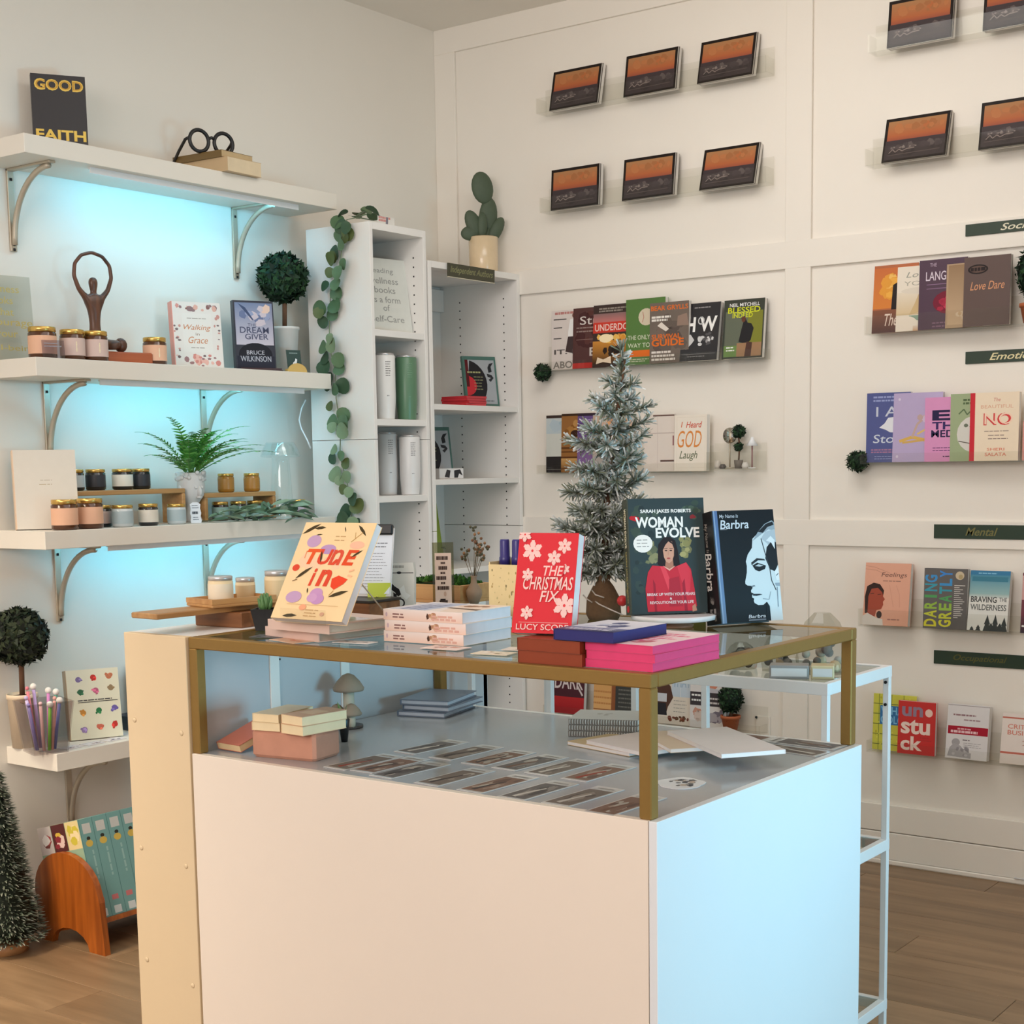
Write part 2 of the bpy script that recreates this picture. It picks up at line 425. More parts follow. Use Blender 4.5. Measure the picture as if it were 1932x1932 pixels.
# ---------------------------------------------------------------- wall shelves with curved brackets
SH = [2.2903, 1.6819, 1.192, .5487]
def bracket(root, y, z):
    mb = MB()
    mb.box(.001, .008, y-.011, y+.011, z-.235, z-.001, b=.001)          # wall leg
    mb.box(.001, .205, y-.011, y+.011, z-.007, z-.0005, b=.001)          # shelf leg
    n = 14; pts = []
    for i in range(n+1):
        a = math.pi/2*i/n
        pts.append((.196-.178*math.sin(a)-.006, y, z-.012-.205*(1-math.cos(a)) if i < n else z-.217))
    mb.tube(pts, .0085, 8)
    o = mb.build('bracket', NICKEL, root)
    s = MB(); 
    for dz in (.215, .23, .03): s.box(.008, .011, y-.004, y+.004, z-dz-.004, z-dz+.004, b=.001)
    s.build('screw', DARK, o)
names = ['highest', 'second highest', 'third', 'lowest']
for i, z in enumerate(SH):
    ends = (-2.0908, -.842 if i == 0 else -.8967)
    r = thing('wall_shelf', ['thick white wall shelf at the top carrying the black glasses', 'thick white wall shelf carrying the wooden figure and topiary',
        'thick white wall shelf carrying the fern and rows of candles', 'thick white wall shelf low down carrying the pen cup'][i], 'shelf', (0, 0, 0), group='white shelves on the left wall')
    MB().box(.0005, .24, ends[0], ends[1], z-.0519, z, b=.0012).build('board', SHELFW, r)
    for y in ((-1.975, -1.097) if i == 0 else (-1.888, -1.268) if i == 1 else (-1.88, -1.283)): bracket(r, y, z-.0519)
    if i < 3:      # slim light bar fixed under the shelf
        lb = MB().box(.190, .203, -1.84, -1.00, z-.0565, z-.0519).box(.203, .207, -1.845, -.995, z-.0690, z-.0519).build('light_bar', METALW, r)
        l = bpy.data.lights.new('light_bar_lamp', 'AREA'); l.shape = 'RECTANGLE'; l.size = .80; l.size_y = .010; l.energy = (1.5, 1.4, 1.5)[i]; l.color = (.13, .68, 1.0)
        lo = bpy.data.objects.new('light_bar_lamp', l); col.objects.link(lo); lo.parent = r; lo['kind'] = 'helper'
        lo.location = (.196, -1.42, z-.0590)
        lo.rotation_euler = Vector((-1, 0, -.95)).to_track_quat('-Z', 'Y').to_euler()

# ---------------------------------------------------------------- bookcases in the corner
def holes(mb, x, y, z0, z1, sgn, skip=()):
    z = z0
    while z < z1:
        mb.box(x-.0025, x+.0025, min(y, y+sgn*.0008), max(y, y+sgn*.0008), z-.0025, z+.0025); z += .032
bc = thing('bookcase', 'narrow white open bookcase hung with a eucalyptus garland', 'bookcase', (0, 0, 0))
seam = 1.456
for y0, y1 in ((-.86, -.844), (-.5817, -.5657)):
    for z0, z1 in ((0, seam-.001), (seam+.001, 2.1818)): MB().box(.105, .400, y0, y1, z0, z1, b=.0008).build('side_panel', CASEW, bc)
MB().box(.105, .400, -.844, -.5817, 2.158, 2.1818).build('top_panel', CASEW, bc)
MB().box(.105, .112, -.844, -.5817, .05, 2.158).build('back_panel', CASEW, bc)
MB().box(.12, .390, -.844, -.5817, 0, .06).build('plinth', CASEW, bc)
for z in (1.827, 1.525, 1.261, .96, .62, .32): MB().box(.112, .396, -.8435, -.5822, z-.022, z, b=.0008).build('shelf', CASEW, bc)
mb = MB()
for x in (.145, .355): holes(mb, x, -.5817, .3, 2.1, -1)
mb.build('peg_hole', DARK, bc, 'stuff')
bc2 = thing('bookcase', 'wider white bookcase in the room corner under the potted cactus', 'bookcase', (0, 0, 0))
seam = 1.128
for y0, y1 in ((-.556, -.538), (-.030, -.012)):
    for z0, z1 in ((0, seam-.001), (seam+.001, 2.0832)): MB().box(.016, .400, y0, y1, z0, z1, b=.0008).build('side_panel', CASEW, bc2)
MB().box(.016, .400, -.538, -.030, 2.061, 2.0832).build('top_panel', CASEW, bc2)
MB().box(.016, .020, -.538, -.030, .05, 2.061).build('back_panel', CASEW, bc2)
MB().box(.020, .040, -.538, -.030, 1.965, 2.050, b=.001).build('back_rail', CASEW, bc2)
MB().box(.02, .390, -.538, -.030, 0, .06).build('plinth', CASEW, bc2)
for z in (1.583, 1.314, .985, .66, .34): MB().box(.020, .395, -.5375, -.0305, z-.02, z, b=.0008).build('shelf', CASEW, bc2)
mb = MB()
for x in (.12, .335): holes(mb, x, -.030, .3, 2.0, -1)
mb.build('peg_hole', DARK, bc2, 'stuff')

# ---------------------------------------------------------------- the counter with its brass display frame
ct = thing('display_counter', 'white box counter carrying a brass frame with glass top', 'counter', (0, 0, 0))
X0, X1, Y0, Y1, ZB, ZT = 1.4953, 2.6224, -2.6742, -1.8592, .7747, 1.018
MB().box(X0, X1-.0175, Y0, Y0+.016, 0, ZB, b=.0007).build('front_panel', mat('counter_laminate', C(240, 228, 214), .38, noise=.012, scale=5), ct)
MB().box(X1-.016, X1, Y0, Y1, 0, ZB, b=.0007).build('side_panel', SIDEW, ct)
MB().box(X0, X1-.0165, Y1-.016, Y1, 0, ZB-.001).build('back_panel', WHITE, ct)
MB().box(X0+.001, X1-.0175, Y0+.0175, Y1-.0165, ZB-.018, ZB-.0015, b=.0005).build('deck', mat('deck_laminate', C(168, 170, 174), .16, noise=.01), ct)
fx0, fx1, fy0, fy1, q = 1.4905, 2.608, -2.6688, -1.8571+.0, .024
fr = MB()
frame = [('post', fx0, fx0+q, fy0, fy0+q, ZB, ZT-q), ('post', fx1-q, fx1, fy0, fy0+q, ZB, ZT-q), ('post', fx1-q, fx1, fy1-q, fy1, ZB, ZT-q), ('post', fx0, fx0+q, fy1-q, fy1, ZB, ZT-q),
         ('rail', fx0, fx1, fy0, fy0+q, ZT-q, ZT), ('rail', fx0, fx1, fy1-q, fy1, ZT-q, ZT), ('rail', fx1-q, fx1, fy0+q, fy1-q, ZT-q, ZT), ('rail', fx0, fx0+q, fy0+q, fy1-q, ZT-q, ZT)]
for n, a, b, c, d, e, f in frame: MB().box(a, b, c, d, e, f, b=.002).build('frame_'+n, BRASS, ct)
MB().box(fx0+q, fx1-q, fy0+q, fy1-q, ZT-.008, ZT-.001).build('glass_top', GLASS, ct)
# tall shelf unit closing the counter's end
tu = thing('storage_unit', 'narrow cream side cabinet standing at the end of the brass framed counter', 'cabinet', (0, 0, 0))
MB().box(1.2936, 1.4885, -2.6742, -2.656, 0, ZT, b=.001).build('end_panel', CREAMLAM, tu)
MB().box(1.2936, 1.4885, -2.655, -1.66, ZT-.018, ZT, b=.001).build('top_panel', WHITE, tu)
for a, b in ((-2.655, -2.43), (-2.427, -2.205), (-2.202, -1.66)): MB().box(1.472, 1.4885, a, b, 0, ZT-.019, b=.0008).build('side_panel', GREYLAM, tu)
for y in (-2.44, -2.215): MB().box(1.4885, 1.4925, y, y+.028, ZB, ZT-.03, b=.0008).build('joint_strip', CASEW, tu)
MB().box(1.4885, 1.4895, -2.409, -2.405, .94, .944).build('peg_hole', DARK, tu)
MB().box(1.2936, 1.4885, -1.676, -1.66, 0, ZT-.019).build('end_panel', WHITE, tu)
for z in (.02, .35, .68): MB().box(1.30, 1.472, -2.655, -1.68, z, z+.016).build('shelf', WHITE, tu)
for px, z in ((1.317, .83), (1.465, .815), (1.32, .55), (1.462, .53), (1.322, .30), (1.467, .27)):
    MB().lathe([(.006, 0), (.005, .0014), (.001, .002)], 10, M=Matrix.Translation((px, -2.6742, z)) @ Matrix.Rotation(R(90), 4, 'X')).build('screw_cap', CREAMLAM, tu)

# ---------------------------------------------------------------- white metal rack behind the counter
rk = thing('metal_rack', 'white metal rack with glass shelves behind the counter', 'rack', (0, 0, 0))
rx0, rx1, ry0, ry1, q = 1.548, 2.527, -1.82, -1.475, .016
for x in (2.527-q, 2.218, 2.032, 1.790, 1.548):
    for y in ((ry0, ry1-q) if x in (2.527-q, 1.548) else (ry0,)): MB().box(x+.0006, x+q-.0006, y+.0006, y+q-.0006, 0, .8885, b=.001).build('leg', METALW, rk)
for z in (.890, .482, .094):
    for a, b, c, d in ((rx0, rx1, ry0, ry0+q), (rx0, rx1, ry1-q, ry1), (rx0, rx0+q, ry0+q, ry1-q), (rx1-q, rx1, ry0+q, ry1-q)):
        MB().box(a, b, c, d, z-.026, z, b=.001).build('rail', METALW, rk)
    MB().box(rx0+q, rx1-q, ry0+q, ry1-q, z-.008, z-.002).build('glass_shelf', GLASS, rk)
for z in (.852, .800): MB().cyl(.0035, 0, .004, 8, M=Matrix.Translation((2.519, -1.491, z)) @ Matrix.Rotation(R(90), 4, 'X')).build('bolt', DARK, rk)

# ================================================================ acrylic ledges and their books on the right wall
def ledge(label, x0, x1, z, d=.075, lip=.05, group='clear acrylic ledges on the panelled wall'):
    r = thing('acrylic_ledge', label, 'shelf', (0, 0, z), group=group)
    MB().box(x0, x1, -.0165, -.0125, -.004, .09).build('back_plate', ACRYL, r)
    MB().box(x0, x1, -d, -.0165, -.004, 0).build('shelf_plate', ACRYL, r)
    MB().box(x0, x1, -d-.004, -d, -.004, lip).build('front_lip', ACRYL, r)
    for x in (x0, x1-.004): MB().box(x, x+.004, -d, -.0165, 0, lip).build('end_plate', ACRYL, r)
    return r
LZ = {'L1': 2.648, 'L2': 2.292, 'L3': 1.713, 'L4': 1.330, 'L5': .411, 'R1': 2.650, 'R2': 2.300, 'R3': 1.768, 'R4': 1.352, 'R5': .816, 'R6': .396}
ledge('clear ledge of three sunset covers, upper one by the room corner', .535, 1.475, LZ['L1'])
ledge('clear ledge of three sunset covers above the frosted tree', .545, 1.475, LZ['L2'])
ledge('clear ledge holding the baseball and survival paperbacks', .535, 1.465, LZ['L3'], lip=.03)
ledge('clear ledge partly hidden behind the frosted tree', .515, 1.245, LZ['L4'], lip=.03)
ledge('small clear tray ledge holding a mirror, plant and lamp ornaments', 1.249, 1.453, 1.337, lip=.06)
ledge('low clear ledge seen through the brass display frame', .53, 1.462, LZ['L5'], lip=.03)
ledge('topmost clear ledge at the top right of the panelled wall', 1.835, 2.78, LZ['R1'])
ledge('clear ledge of sunset covers above the social sign', 1.83, 2.78, LZ['R2'])
ledge('clear ledge of relationship books beneath the social sign', 1.835, 2.78, LZ['R3'], lip=.055)
ledge('clear ledge of pastel books beneath the emotional sign', 1.825, 2.78, LZ['R4'], lip=.03)
ledge('clear ledge of three spaced books beneath the mental sign', 1.825, 2.78, LZ['R5'], lip=.055)
ledge('lowest clear ledge, beneath the occupational sign', 1.86, 2.78, LZ['R6'], lip=.035)

# --- sunset covers: thin landscape books, each with a second copy behind it
BK = C(30, 22, 18)
sunset = [('r', 0, 0, 1, 1, BK), ('g', .045, .60, .955, .93, C(178, 102, 62), C(172, 126, 84)),
          ('g', .045, .48, .955, .60, C(154, 82, 62), C(180, 102, 62)),
          ('n', .06, .62, .95, .90, 16, .03, .09, [C(184, 118, 74), C(166, 108, 68), C(182, 108, 66)], 3),
          ('r', .03, .05, .97, .485, C(66, 56, 58)), ('n', .05, .24, .95, .40, 30, .02, .07, [C(84, 74, 74), C(74, 64, 66), C(98, 88, 86)], 4),
          ('n', .05, .07, .95, .26, 24, .02, .05, [C(54, 46, 48), C(68, 58, 58)], 5), ('n', .10, .27, .55, .35, 9, .012, .03, [C(140, 128, 124), C(120, 108, 106)], 9),
          ('l', [(.10, .20), (.16, .28), (.20, .21), (.26, .27), (.31, .22), (.38, .26), (.50, .27)], .012, C(150, 136, 130)), ('l', [(.08, .15), (.9, .17)], .008, C(104, 92, 88))]
G = 'sunset cover books'
SUN = [('L1', .585, -.032, 'first from the corner on the upper ledge'), ('L1', .907, -.041, 'middle of the upper ledge near the corner'), ('L1', 1.206, -.032, 'nearest the batten on the upper ledge'),
       ('L2', .586, -.055, 'first from the corner on the second ledge'), ('L2', .898, -.046, 'middle of the second ledge near the corner'), ('L2', 1.214, -.021, 'nearest the batten on the second ledge'),
       ('R1', 1.893, -.047, 'leftmost on the top right ledge'), ('R1', 2.201, -.049, 'cut by the frame, top right ledge'),
       ('R2', 1.880, -.004, 'leftmost on the ledge above the social sign'), ('R2', 2.195, -.038, 'cut by the frame, ledge above the social sign')]
for k, (L, x, yt, where) in enumerate(SUN):
    w, h = .211, .146
    ln = math.degrees(math.asin(min(.95, (yt+.065)/h)))
    ln = min(ln, 16)
    z = LZ[L]+.001
    book('landscape book with orange sunset cover, '+where, w, h, .008, (x+w/2, -.061, z), lean=ln, cover=BK, front=sunset, group=G, name='sunset_book')
    book('rear copy of the sunset book, '+where, w, h, .018, (x+w/2+.002, -.061+.0132, z), lean=ln, cover=C(120, 112, 106), group='rear copies of the sunset books', name='sunset_book')

def wallbook(L, x, w, h, yt, label, y=-.060, t=.018, **kw):
    # leans back against the wall plate; y is the depth of the front cover at its foot
    ln = math.degrees(math.asin(max(0, min(.4, (yt+.065)/h))))
    ln = min(ln, math.degrees(math.atan(max(.005, -y-t-.018)/h)))
    return book(label, w, h, t, (x+w/2, y+t/2, LZ[L]+.001), lean=ln, **kw)
W1 = Wh; ORA = C(226, 112, 40)
# L3
wallbook('L3', .561, .150, .219, -.05, 'white paperback with a player in white at the end of the ledge', y=-.036, t=.012, cover=C(222, 212, 206), front=[
    ('lines', .10, .70, .97, 1, .1, .04, C(190, 130, 124)), ('r', .06, .84, .45, .855, K), ('r', .06, .70, .32, .715, K), ('r', .06, .52, .30, .535, K),
    ('e', .72, .90, .10, .05, C(120, 80, 66)), ('p', [(.5, .62), (.56, .84), (.9, .86), (1, .6), (.95, .55), (.5, .55)], C(238, 236, 234)), ('p', [(.42, .30), (.5, .55), (.95, .55), (1, .3), (.7, .26)], C(70, 56, 56)),
    ('t', 'IT. IT', .08, .26, .95, .34, C(90, 84, 82), .02), ('t', 'ABOVE', .05, .02, .95, .14, C(130, 124, 118), .02)])
wallbook('L3', .660, .150, .221, -.05, 'dark maroon paperback with a red strip along its foot', y=-.041, t=.012, cover=C(84, 50, 48), front=[
    ('n', 0, .3, 1, 1, 14, .08, .2, [C(92, 56, 52), C(76, 44, 44)], 2), ('t', 'Stro', .2, .72, 1.0, .86, C(214, 204, 198), .005), ('lines', .1, .9, .68, 2, .06, .02, C(150, 130, 124)),
    ('t', 'BL', .50, .20, .95, .34, C(210, 200, 194), .01), ('r', 0, 0, 1, .09, C(190, 52, 46)), ('r', .1, .47, .95, .48, C(140, 110, 104))])
wallbook('L3', .752, .160, .225, -.05, 'fiery red and gold paperback with dark top', y=-.047, t=.013, cover=C(58, 40, 36), front=[
    ('g', 0, .05, 1, .42, C(60, 40, 30), C(206, 140, 60)), ('lines', .15, .95, .95, 2, .04, .025, C(150, 140, 130)), ('g', 0, .72, 1, .86, C(196, 120, 116), C(140, 110, 108)), ('r', 0, .55, 1, .72, C(206, 62, 48)), ('t', 'UNDERDO', .05, .58, .95, .69, C(240, 206, 196), .015),
    ('n', .05, .36, .95, .54, 14, .04, .10, [C(238, 190, 96), C(220, 150, 60), C(250, 226, 170)], 5), ('e', .35, .46, .18, .07, C(252, 232, 190)), ('n', .2, .14, .85, .36, 12, .06, .14, [C(48, 34, 28), C(34, 26, 22)], 8), ('p', [(.1, .05), (.14, .16), (.3, .12), (.5, .17), (.52, .05), (.3, .08)], C(244, 222, 196)), ('lines', .6, .98, .2, 3, .04, .02, C(190, 150, 110))])
wallbook('L3', .904, .165, .233, -.06, 'green paperback with a white baseball on the cover', y=-.055, t=.022, cover=C(84, 122, 56), front=[
    ('e', .52, .72, .20, .13, C(214, 200, 176)), ('l', [(.42, .64), (.46, .72), (.43, .80)], .012, C(176, 90, 70)), ('t', 'THE ONLY', .05, .38, .62, .45, C(206, 212, 186), .012), ('t', 'WAY TO', .05, .26, .62, .33, C(206, 212, 186), .012), ('r', .05, .12, .62, .22, ORA), ('lines', .06, .6, .09, 2, .03, .014, C(200, 200, 170))])
wallbook('L3', 1.010, .160, .212, -.06, 'grey survival paperback with orange lettering', y=-.064, t=.016, cover=C(112, 98, 88), front=[
    ('n', 0, .1, 1, .85, 20, .08, .2, [C(104, 92, 84), C(120, 104, 94), C(96, 84, 78)], 6), ('t', 'BEAR GRYLLS', .03, .87, .98, .95, ORA, .02), ('lines', .05, .55, .78, 2, .05, .035, C(236, 230, 222)), ('p', [(.2, .62), (.42, .52), (.5, .56), (.3, .68)], C(230, 220, 208)), ('p', [(.7, .6), (.72, .76), (.95, .8), (1, .6)], C(150, 126, 112)),
    ('t', 'SURVIVAL', .05, .40, .80, .48, ORA, .02), ('t', 'GUIDE', .05, .28, .88, .40, ORA, .03), ('lines', .05, .75, .2, 3, .06, .035, C(228, 220, 212))])
wallbook('L3', 1.137, .148, .203, -.031, 'black paperback with big white capital letters', y=-.070, t=.018, cover=C(40, 38, 42), front=[
    ('lines', .3, .75, .93, 1, .1, .02, C(150, 146, 146)), ('t', 'H W', .10, .50, .94, .76, Wh, .03), ('t', 'O', .42, .62, .60, .76, C(200, 200, 200), .01), ('p', [(.15, .2), (.12, .44), (.25, .46), (.36, .36), (.3, .3)], C(206, 206, 206)), ('n', .4, .24, .9, .5, 16, .03, .08, [C(210, 210, 210), C(90, 88, 90), C(160, 158, 158)], 3), ('r', .05, .11, .95, .12, C(120, 118, 118)), ('lines', .2, .8, .08, 1, .1, .015, C(140, 138, 138))])
wallbook('L3', 1.300, .156, .202, -.031, 'dark paperback with lime title and a singer in black', y=-.060, t=.020, cover=C(52, 56, 46), front=[
    ('r', .05, .03, .97, .80, C(102, 108, 92)), ('p', [(.55, .03), (.97, .03), (.97, .8), (.62, .8)], C(128, 130, 50)), ('t', 'NEIL MITCHELL', .14, .88, .88, .94, Wh, .012), ('t', 'BLESSED', .10, .77, .90, .87, C(208, 214, 48), .02), ('t', 'INDEED', .22, .69, .72, .77, C(208, 214, 48), .02),
    ('p', [(.40, .28), (.46, .5), (.5, .62), (.44, .68), (.52, .72), (.6, .6), (.7, .58), (.76, .5), (.7, .3), (.6, .24)], C(38, 36, 38)), ('e', .50, .66, .05, .05, C(104, 62, 46)), ('r', .04, .03, .36, .22, C(110, 140, 78)), ('r', .36, .03, .97, .26, C(160, 124, 92)), ('p', [(.56, .03), (.6, .28), (.74, .26), (.72, .03)], C(82, 56, 48)), ('lines', .1, .32, .2, 2, .05, .02, Wh)])
# L4
wallbook('L4', .529, .15, .215, -.055, 'pale blue book with a black foot at the ledge end', y=-.034, t=.012, cover=C(208, 210, 202), front=[('r', 0, .95, 1, 1, C(60, 48, 44)), ('g', 0, .68, 1, .95, C(186, 200, 204), C(196, 204, 204)), ('n', .05, .7, .9, .92, 8, .08, .16, [C(166, 188, 198), C(180, 196, 204)], 2), ('r', 0, 0, 1, .28, C(44, 40, 40)), ('r', .02, .05, .9, .06, C(120, 116, 112))])
wallbook('L4', .601, .15, .219, -.055, 'golden brown book picturing a wooden stair', y=-.039, t=.012, cover=C(150, 100, 48), front=[('r', 0, .96, 1, 1, C(64, 44, 30)), ('n', .05, .45, .95, .95, 20, .05, .13, [C(170, 120, 62), C(136, 88, 40), C(186, 140, 82)], 4), ('e', .42, .66, .14, .06, C(58, 34, 22)), ('r', 0, .40, 1, .43, C(96, 58, 28)), ('r', 0, .34, 1, .36, C(96, 58, 28)), ('r', 0, .24, 1, .27, C(96, 58, 28)), ('g', 0, .05, 1, .24, C(140, 92, 48), C(200, 156, 96)), ('l', [(0, .06), (.9, .14)], .03, C(104, 66, 36))])
wallbook('L4', .678, .16, .217, -.055, 'purple book with a red flower at its foot', y=-.045, t=.013, cover=C(104, 78, 136), front=[('r', 0, .96, 1, 1, C(54, 40, 54)), ('g', 0, .08, 1, .85, C(136, 104, 152), C(88, 64, 120)), ('lines', .1, .9, .9, 2, .03, .015, C(170, 150, 190)), ('l', [(.78, .62), (.78, .72), (.95, .72)], .03, C(190, 176, 200)), ('n', .1, .01, .95, .1, 9, .06, .12, [C(196, 50, 72), C(206, 70, 90), C(200, 120, 60)], 3)])
wallbook('L4', .752, .172, .210, -.058, 'book with an orange sky fading to grey beside the tree', y=-.051, t=.014, cover=C(176, 172, 166), front=[('g', 0, .55, 1, .98, C(210, 176, 156), C(196, 170, 150)), ('n', .1, .8, .95, .96, 8, .08, .18, [C(222, 164, 116), C(206, 150, 112)], 3), ('g', 0, 0, 1, .55, C(140, 142, 144), C(206, 186, 170))])
wallbook('L4', .974, .127, .205, -.06, 'white book with brown bars half behind the tree', y=-.049, t=.014, cover=C(228, 216, 206), front=[('r', .3, .96, 1, .985, C(110, 84, 76)), ('r', .0, .66, 1, .675, C(196, 180, 172)), ('r', .55, .17, 1, .20, C(96, 72, 66)), ('r', .95, .45, .99, .62, C(140, 84, 90)), ('r', .45, .05, .46, .95, C(206, 190, 182))])
wallbook('L4', 1.107, .132, .198, -.06, 'cream book with orange hand lettering beside the small tray ledge', y=-.058, t=.022, cover=C(240, 230, 216), front=[('l', [(.08, .06), (.95, .06), (.95, .96), (.08, .96), (.08, .06)], .008, C(226, 214, 196)), ('t', 'I', .2, .78, .26, .88, C(214, 120, 84), .01, .2), ('t', 'Heard', .36, .77, .85, .88, C(206, 78, 52), .01, .3), ('t', 'GOD', .1, .42, .84, .72, C(224, 142, 70), .0, .25), ('t', 'Laugh', .16, .18, .72, .36, C(104, 112, 84), .006, .35)])
# L5 (seen through the display frame)
wallbook('L5', .560, .146, .216, -.046, 'maroon and red paperback low behind the counter', y=-.06, t=.02, cover=C(74, 28, 40), front=[('g', 0, 0, 1, .30, C(160, 32, 40), C(186, 46, 48)), ('lines', .3, .6, .82, 1, .1, .03, C(200, 190, 190)), ('t', 'DARK', .06, .44, .96, .70, C(222, 210, 208), .01), ('l', [(.78, .50), (.95, .34)], .05, C(216, 204, 202))])
wallbook('L5', .744, .10, .22, -.05, 'tan golden paperback behind the counter', y=-.05, t=.014, cover=C(220, 164, 98), front=[('g', 0, .1, 1, .8, C(226, 176, 116), C(214, 158, 92)), ('lines', 0, 1, .45, 3, .1, .03, C(196, 136, 80)), ('r', 0, .12, 1, .14, C(160, 104, 62)), ('p', [(.8, .1), (.8, .7), (1, .8), (1, .1)], C(150, 92, 58))])
wallbook('L5', .847, .13, .225, -.05, 'dark slate paperback behind the counter', y=-.058, t=.016, cover=C(58, 60, 58), front=[('lines', .1, .9, .5, 6, .07, .025, C(112, 112, 106))])
wallbook('L5', 1.019, .150, .222, -.048, 'cream cookery book with a person in a brown top', y=-.054, t=.012, cover=C(224, 214, 200), front=[('r', .45, .46, .98, .97, C(196, 210, 222)), ('r', .44, .70, .98, .715, C(236, 236, 236)), ('r', .7, .46, .71, .97, C(236, 236, 236)), ('t', 'THAT', .48, .62, .97, .80, C(150, 176, 200), .01), ('e', .20, .80, .085, .075, C(150, 104, 80)), ('p', [(.11, .82), (.13, .90), (.22, .91), (.29, .86), (.29, .80), (.24, .85), (.14, .84)], C(50, 36, 32)),
    ('p', [(.02, .2), (.04, .62), (.14, .72), (.28, .72), (.42, .62), (.50, .44), (.36, .28), (.32, .18), (.02, .16)], C(86, 58, 48)), ('r', .02, .36, .32, .50, C(206, 210, 216)), ('p', [(.02, .14), (.02, .34), (.3, .34), (.34, .14)], C(44, 42, 48)), ('n', .3, .04, .98, .16, 16, .03, .07, [C(120, 62, 48), C(96, 64, 44), C(150, 90, 66)], 3), ('lines', .52, .95, .4, 4, .06, .012, C(170, 164, 156))])
wallbook('L5', 1.171, .148, .222, -.057, 'white paperback with dark bands and a pink face', y=-.060, t=.024, cover=C(226, 222, 220), front=[('r', 0, .36, 1, .58, C(66, 60, 64)), ('lines', .04, .4, .54, 2, .08, .03, Wh), ('lines', .55, .95, .5, 2, .07, .03, C(210, 206, 206)), ('r', .05, .84, .36, .94, C(96, 90, 92)), ('e', .2, .74, .1, .04, C(70, 64, 66)), ('e', .62, .80, .18, .17, C(214, 140, 112)), ('p', [(.4, .58), (.5, .66), (.8, .64), (.98, .58)], C(196, 196, 204)), ('n', .45, .05, 1, .34, 10, .08, .16, [C(120, 112, 124), C(170, 164, 170)], 4), ('n', .05, .05, .4, .34, 6, .08, .16, [C(206, 150, 130), C(216, 196, 186)], 5)])
# R3 social
wallbook('R3', 1.848, .150, .217, -.044, 'paperback with a black bull in an orange sunset', y=-.050, t=.012, cover=C(176, 96, 50), front=[('g', 0, .36, 1, .96, C(214, 130, 58), C(200, 110, 60)), ('n', .1, .45, .9, .92, 16, .08, .2, [C(236, 174, 74), C(226, 156, 60), C(240, 190, 100)], 2), ('p', [(.42, .34), (.44, .70), (.6, .76), (.9, .78), (1, .7), (1, .34)], C(38, 30, 28)), ('g', 0, 0, 1, .34, C(84, 56, 54), C(132, 84, 62)), ('t', 'The Gift', .28, .10, .98, .28, C(226, 206, 192), .005, .3)])
wallbook('R3', 1.932, .146, .205, -.051, 'cream paperback with a pale bare tree', y=-.056, t=.012, cover=C(232, 222, 206), front=[('g', 0, .25, 1, .6, C(214, 190, 150), C(228, 216, 196)), ('t', 'Loving', .2, .80, .95, .91, C(150, 152, 140), .0, .3), ('t', 'YOUR', .16, .70, .9, .77, C(170, 166, 152)), ('e', .5, .62, .4, .05, C(222, 212, 196)), ('p', [(.3, .25), (.42, .42), (.5, .56), (.6, .56), (.62, .3)], C(206, 178, 132)), ('r', .3, .16, 1, .24, C(140, 164, 144)), ('e', .18, .12, .32, .12, C(240, 228, 214)), ('g', .4, 0, 1, .08, C(206, 160, 120), C(230, 214, 196))])
wallbook('R3', 2.010, .156, .217, -.057, 'purple paperback with a red rose', y=-.062, t=.014, cover=C(72, 44, 66), front=[('t', 'THE', .22, .90, .36, .95, C(190, 170, 190)), ('t', 'LANGUAGE', .14, .70, 1.0, .83, C(216, 204, 216), .006), ('r', .16, .64, .95, .65, C(140, 110, 140)), ('r', .16, .58, .95, .59, C(140, 110, 140)), ('e', .66, .38, .36, .17, C(120, 30, 52)), ('n', .35, .24, 1, .52, 16, .06, .12, [C(168, 42, 68), C(140, 30, 54), C(190, 60, 84)], 4), ('lines', .3, .95, .1, 2, .05, .02, C(130, 100, 120))])
wallbook('R3', 2.101, .120, .198, -.057, 'slim beige booklet between the purple and brown books', y=-.066, t=.010, cover=C(176, 148, 116), front=[('g', .05, .05, .95, .98, C(196, 168, 136), C(150, 122, 92)), ('n', .1, .1, .7, .3, 10, .06, .16, [C(206, 184, 156), C(190, 160, 124)], 3)])
wallbook('R3', 2.159, .146, .212, -.059, 'plain dark brown book with orange script', y=-.070, t=.018, cover=C(88, 66, 60), front=[('t', 'Love Dare', .14, .52, .88, .64, C(212, 150, 110), .004, .3), ('e', .30, .82, .22, .07, C(36, 28, 28)), ('e', .30, .82, .18, .05, C(96, 74, 66)), ('lines', .14, .5, .845, 1, .1, .05, C(40, 30, 30))])
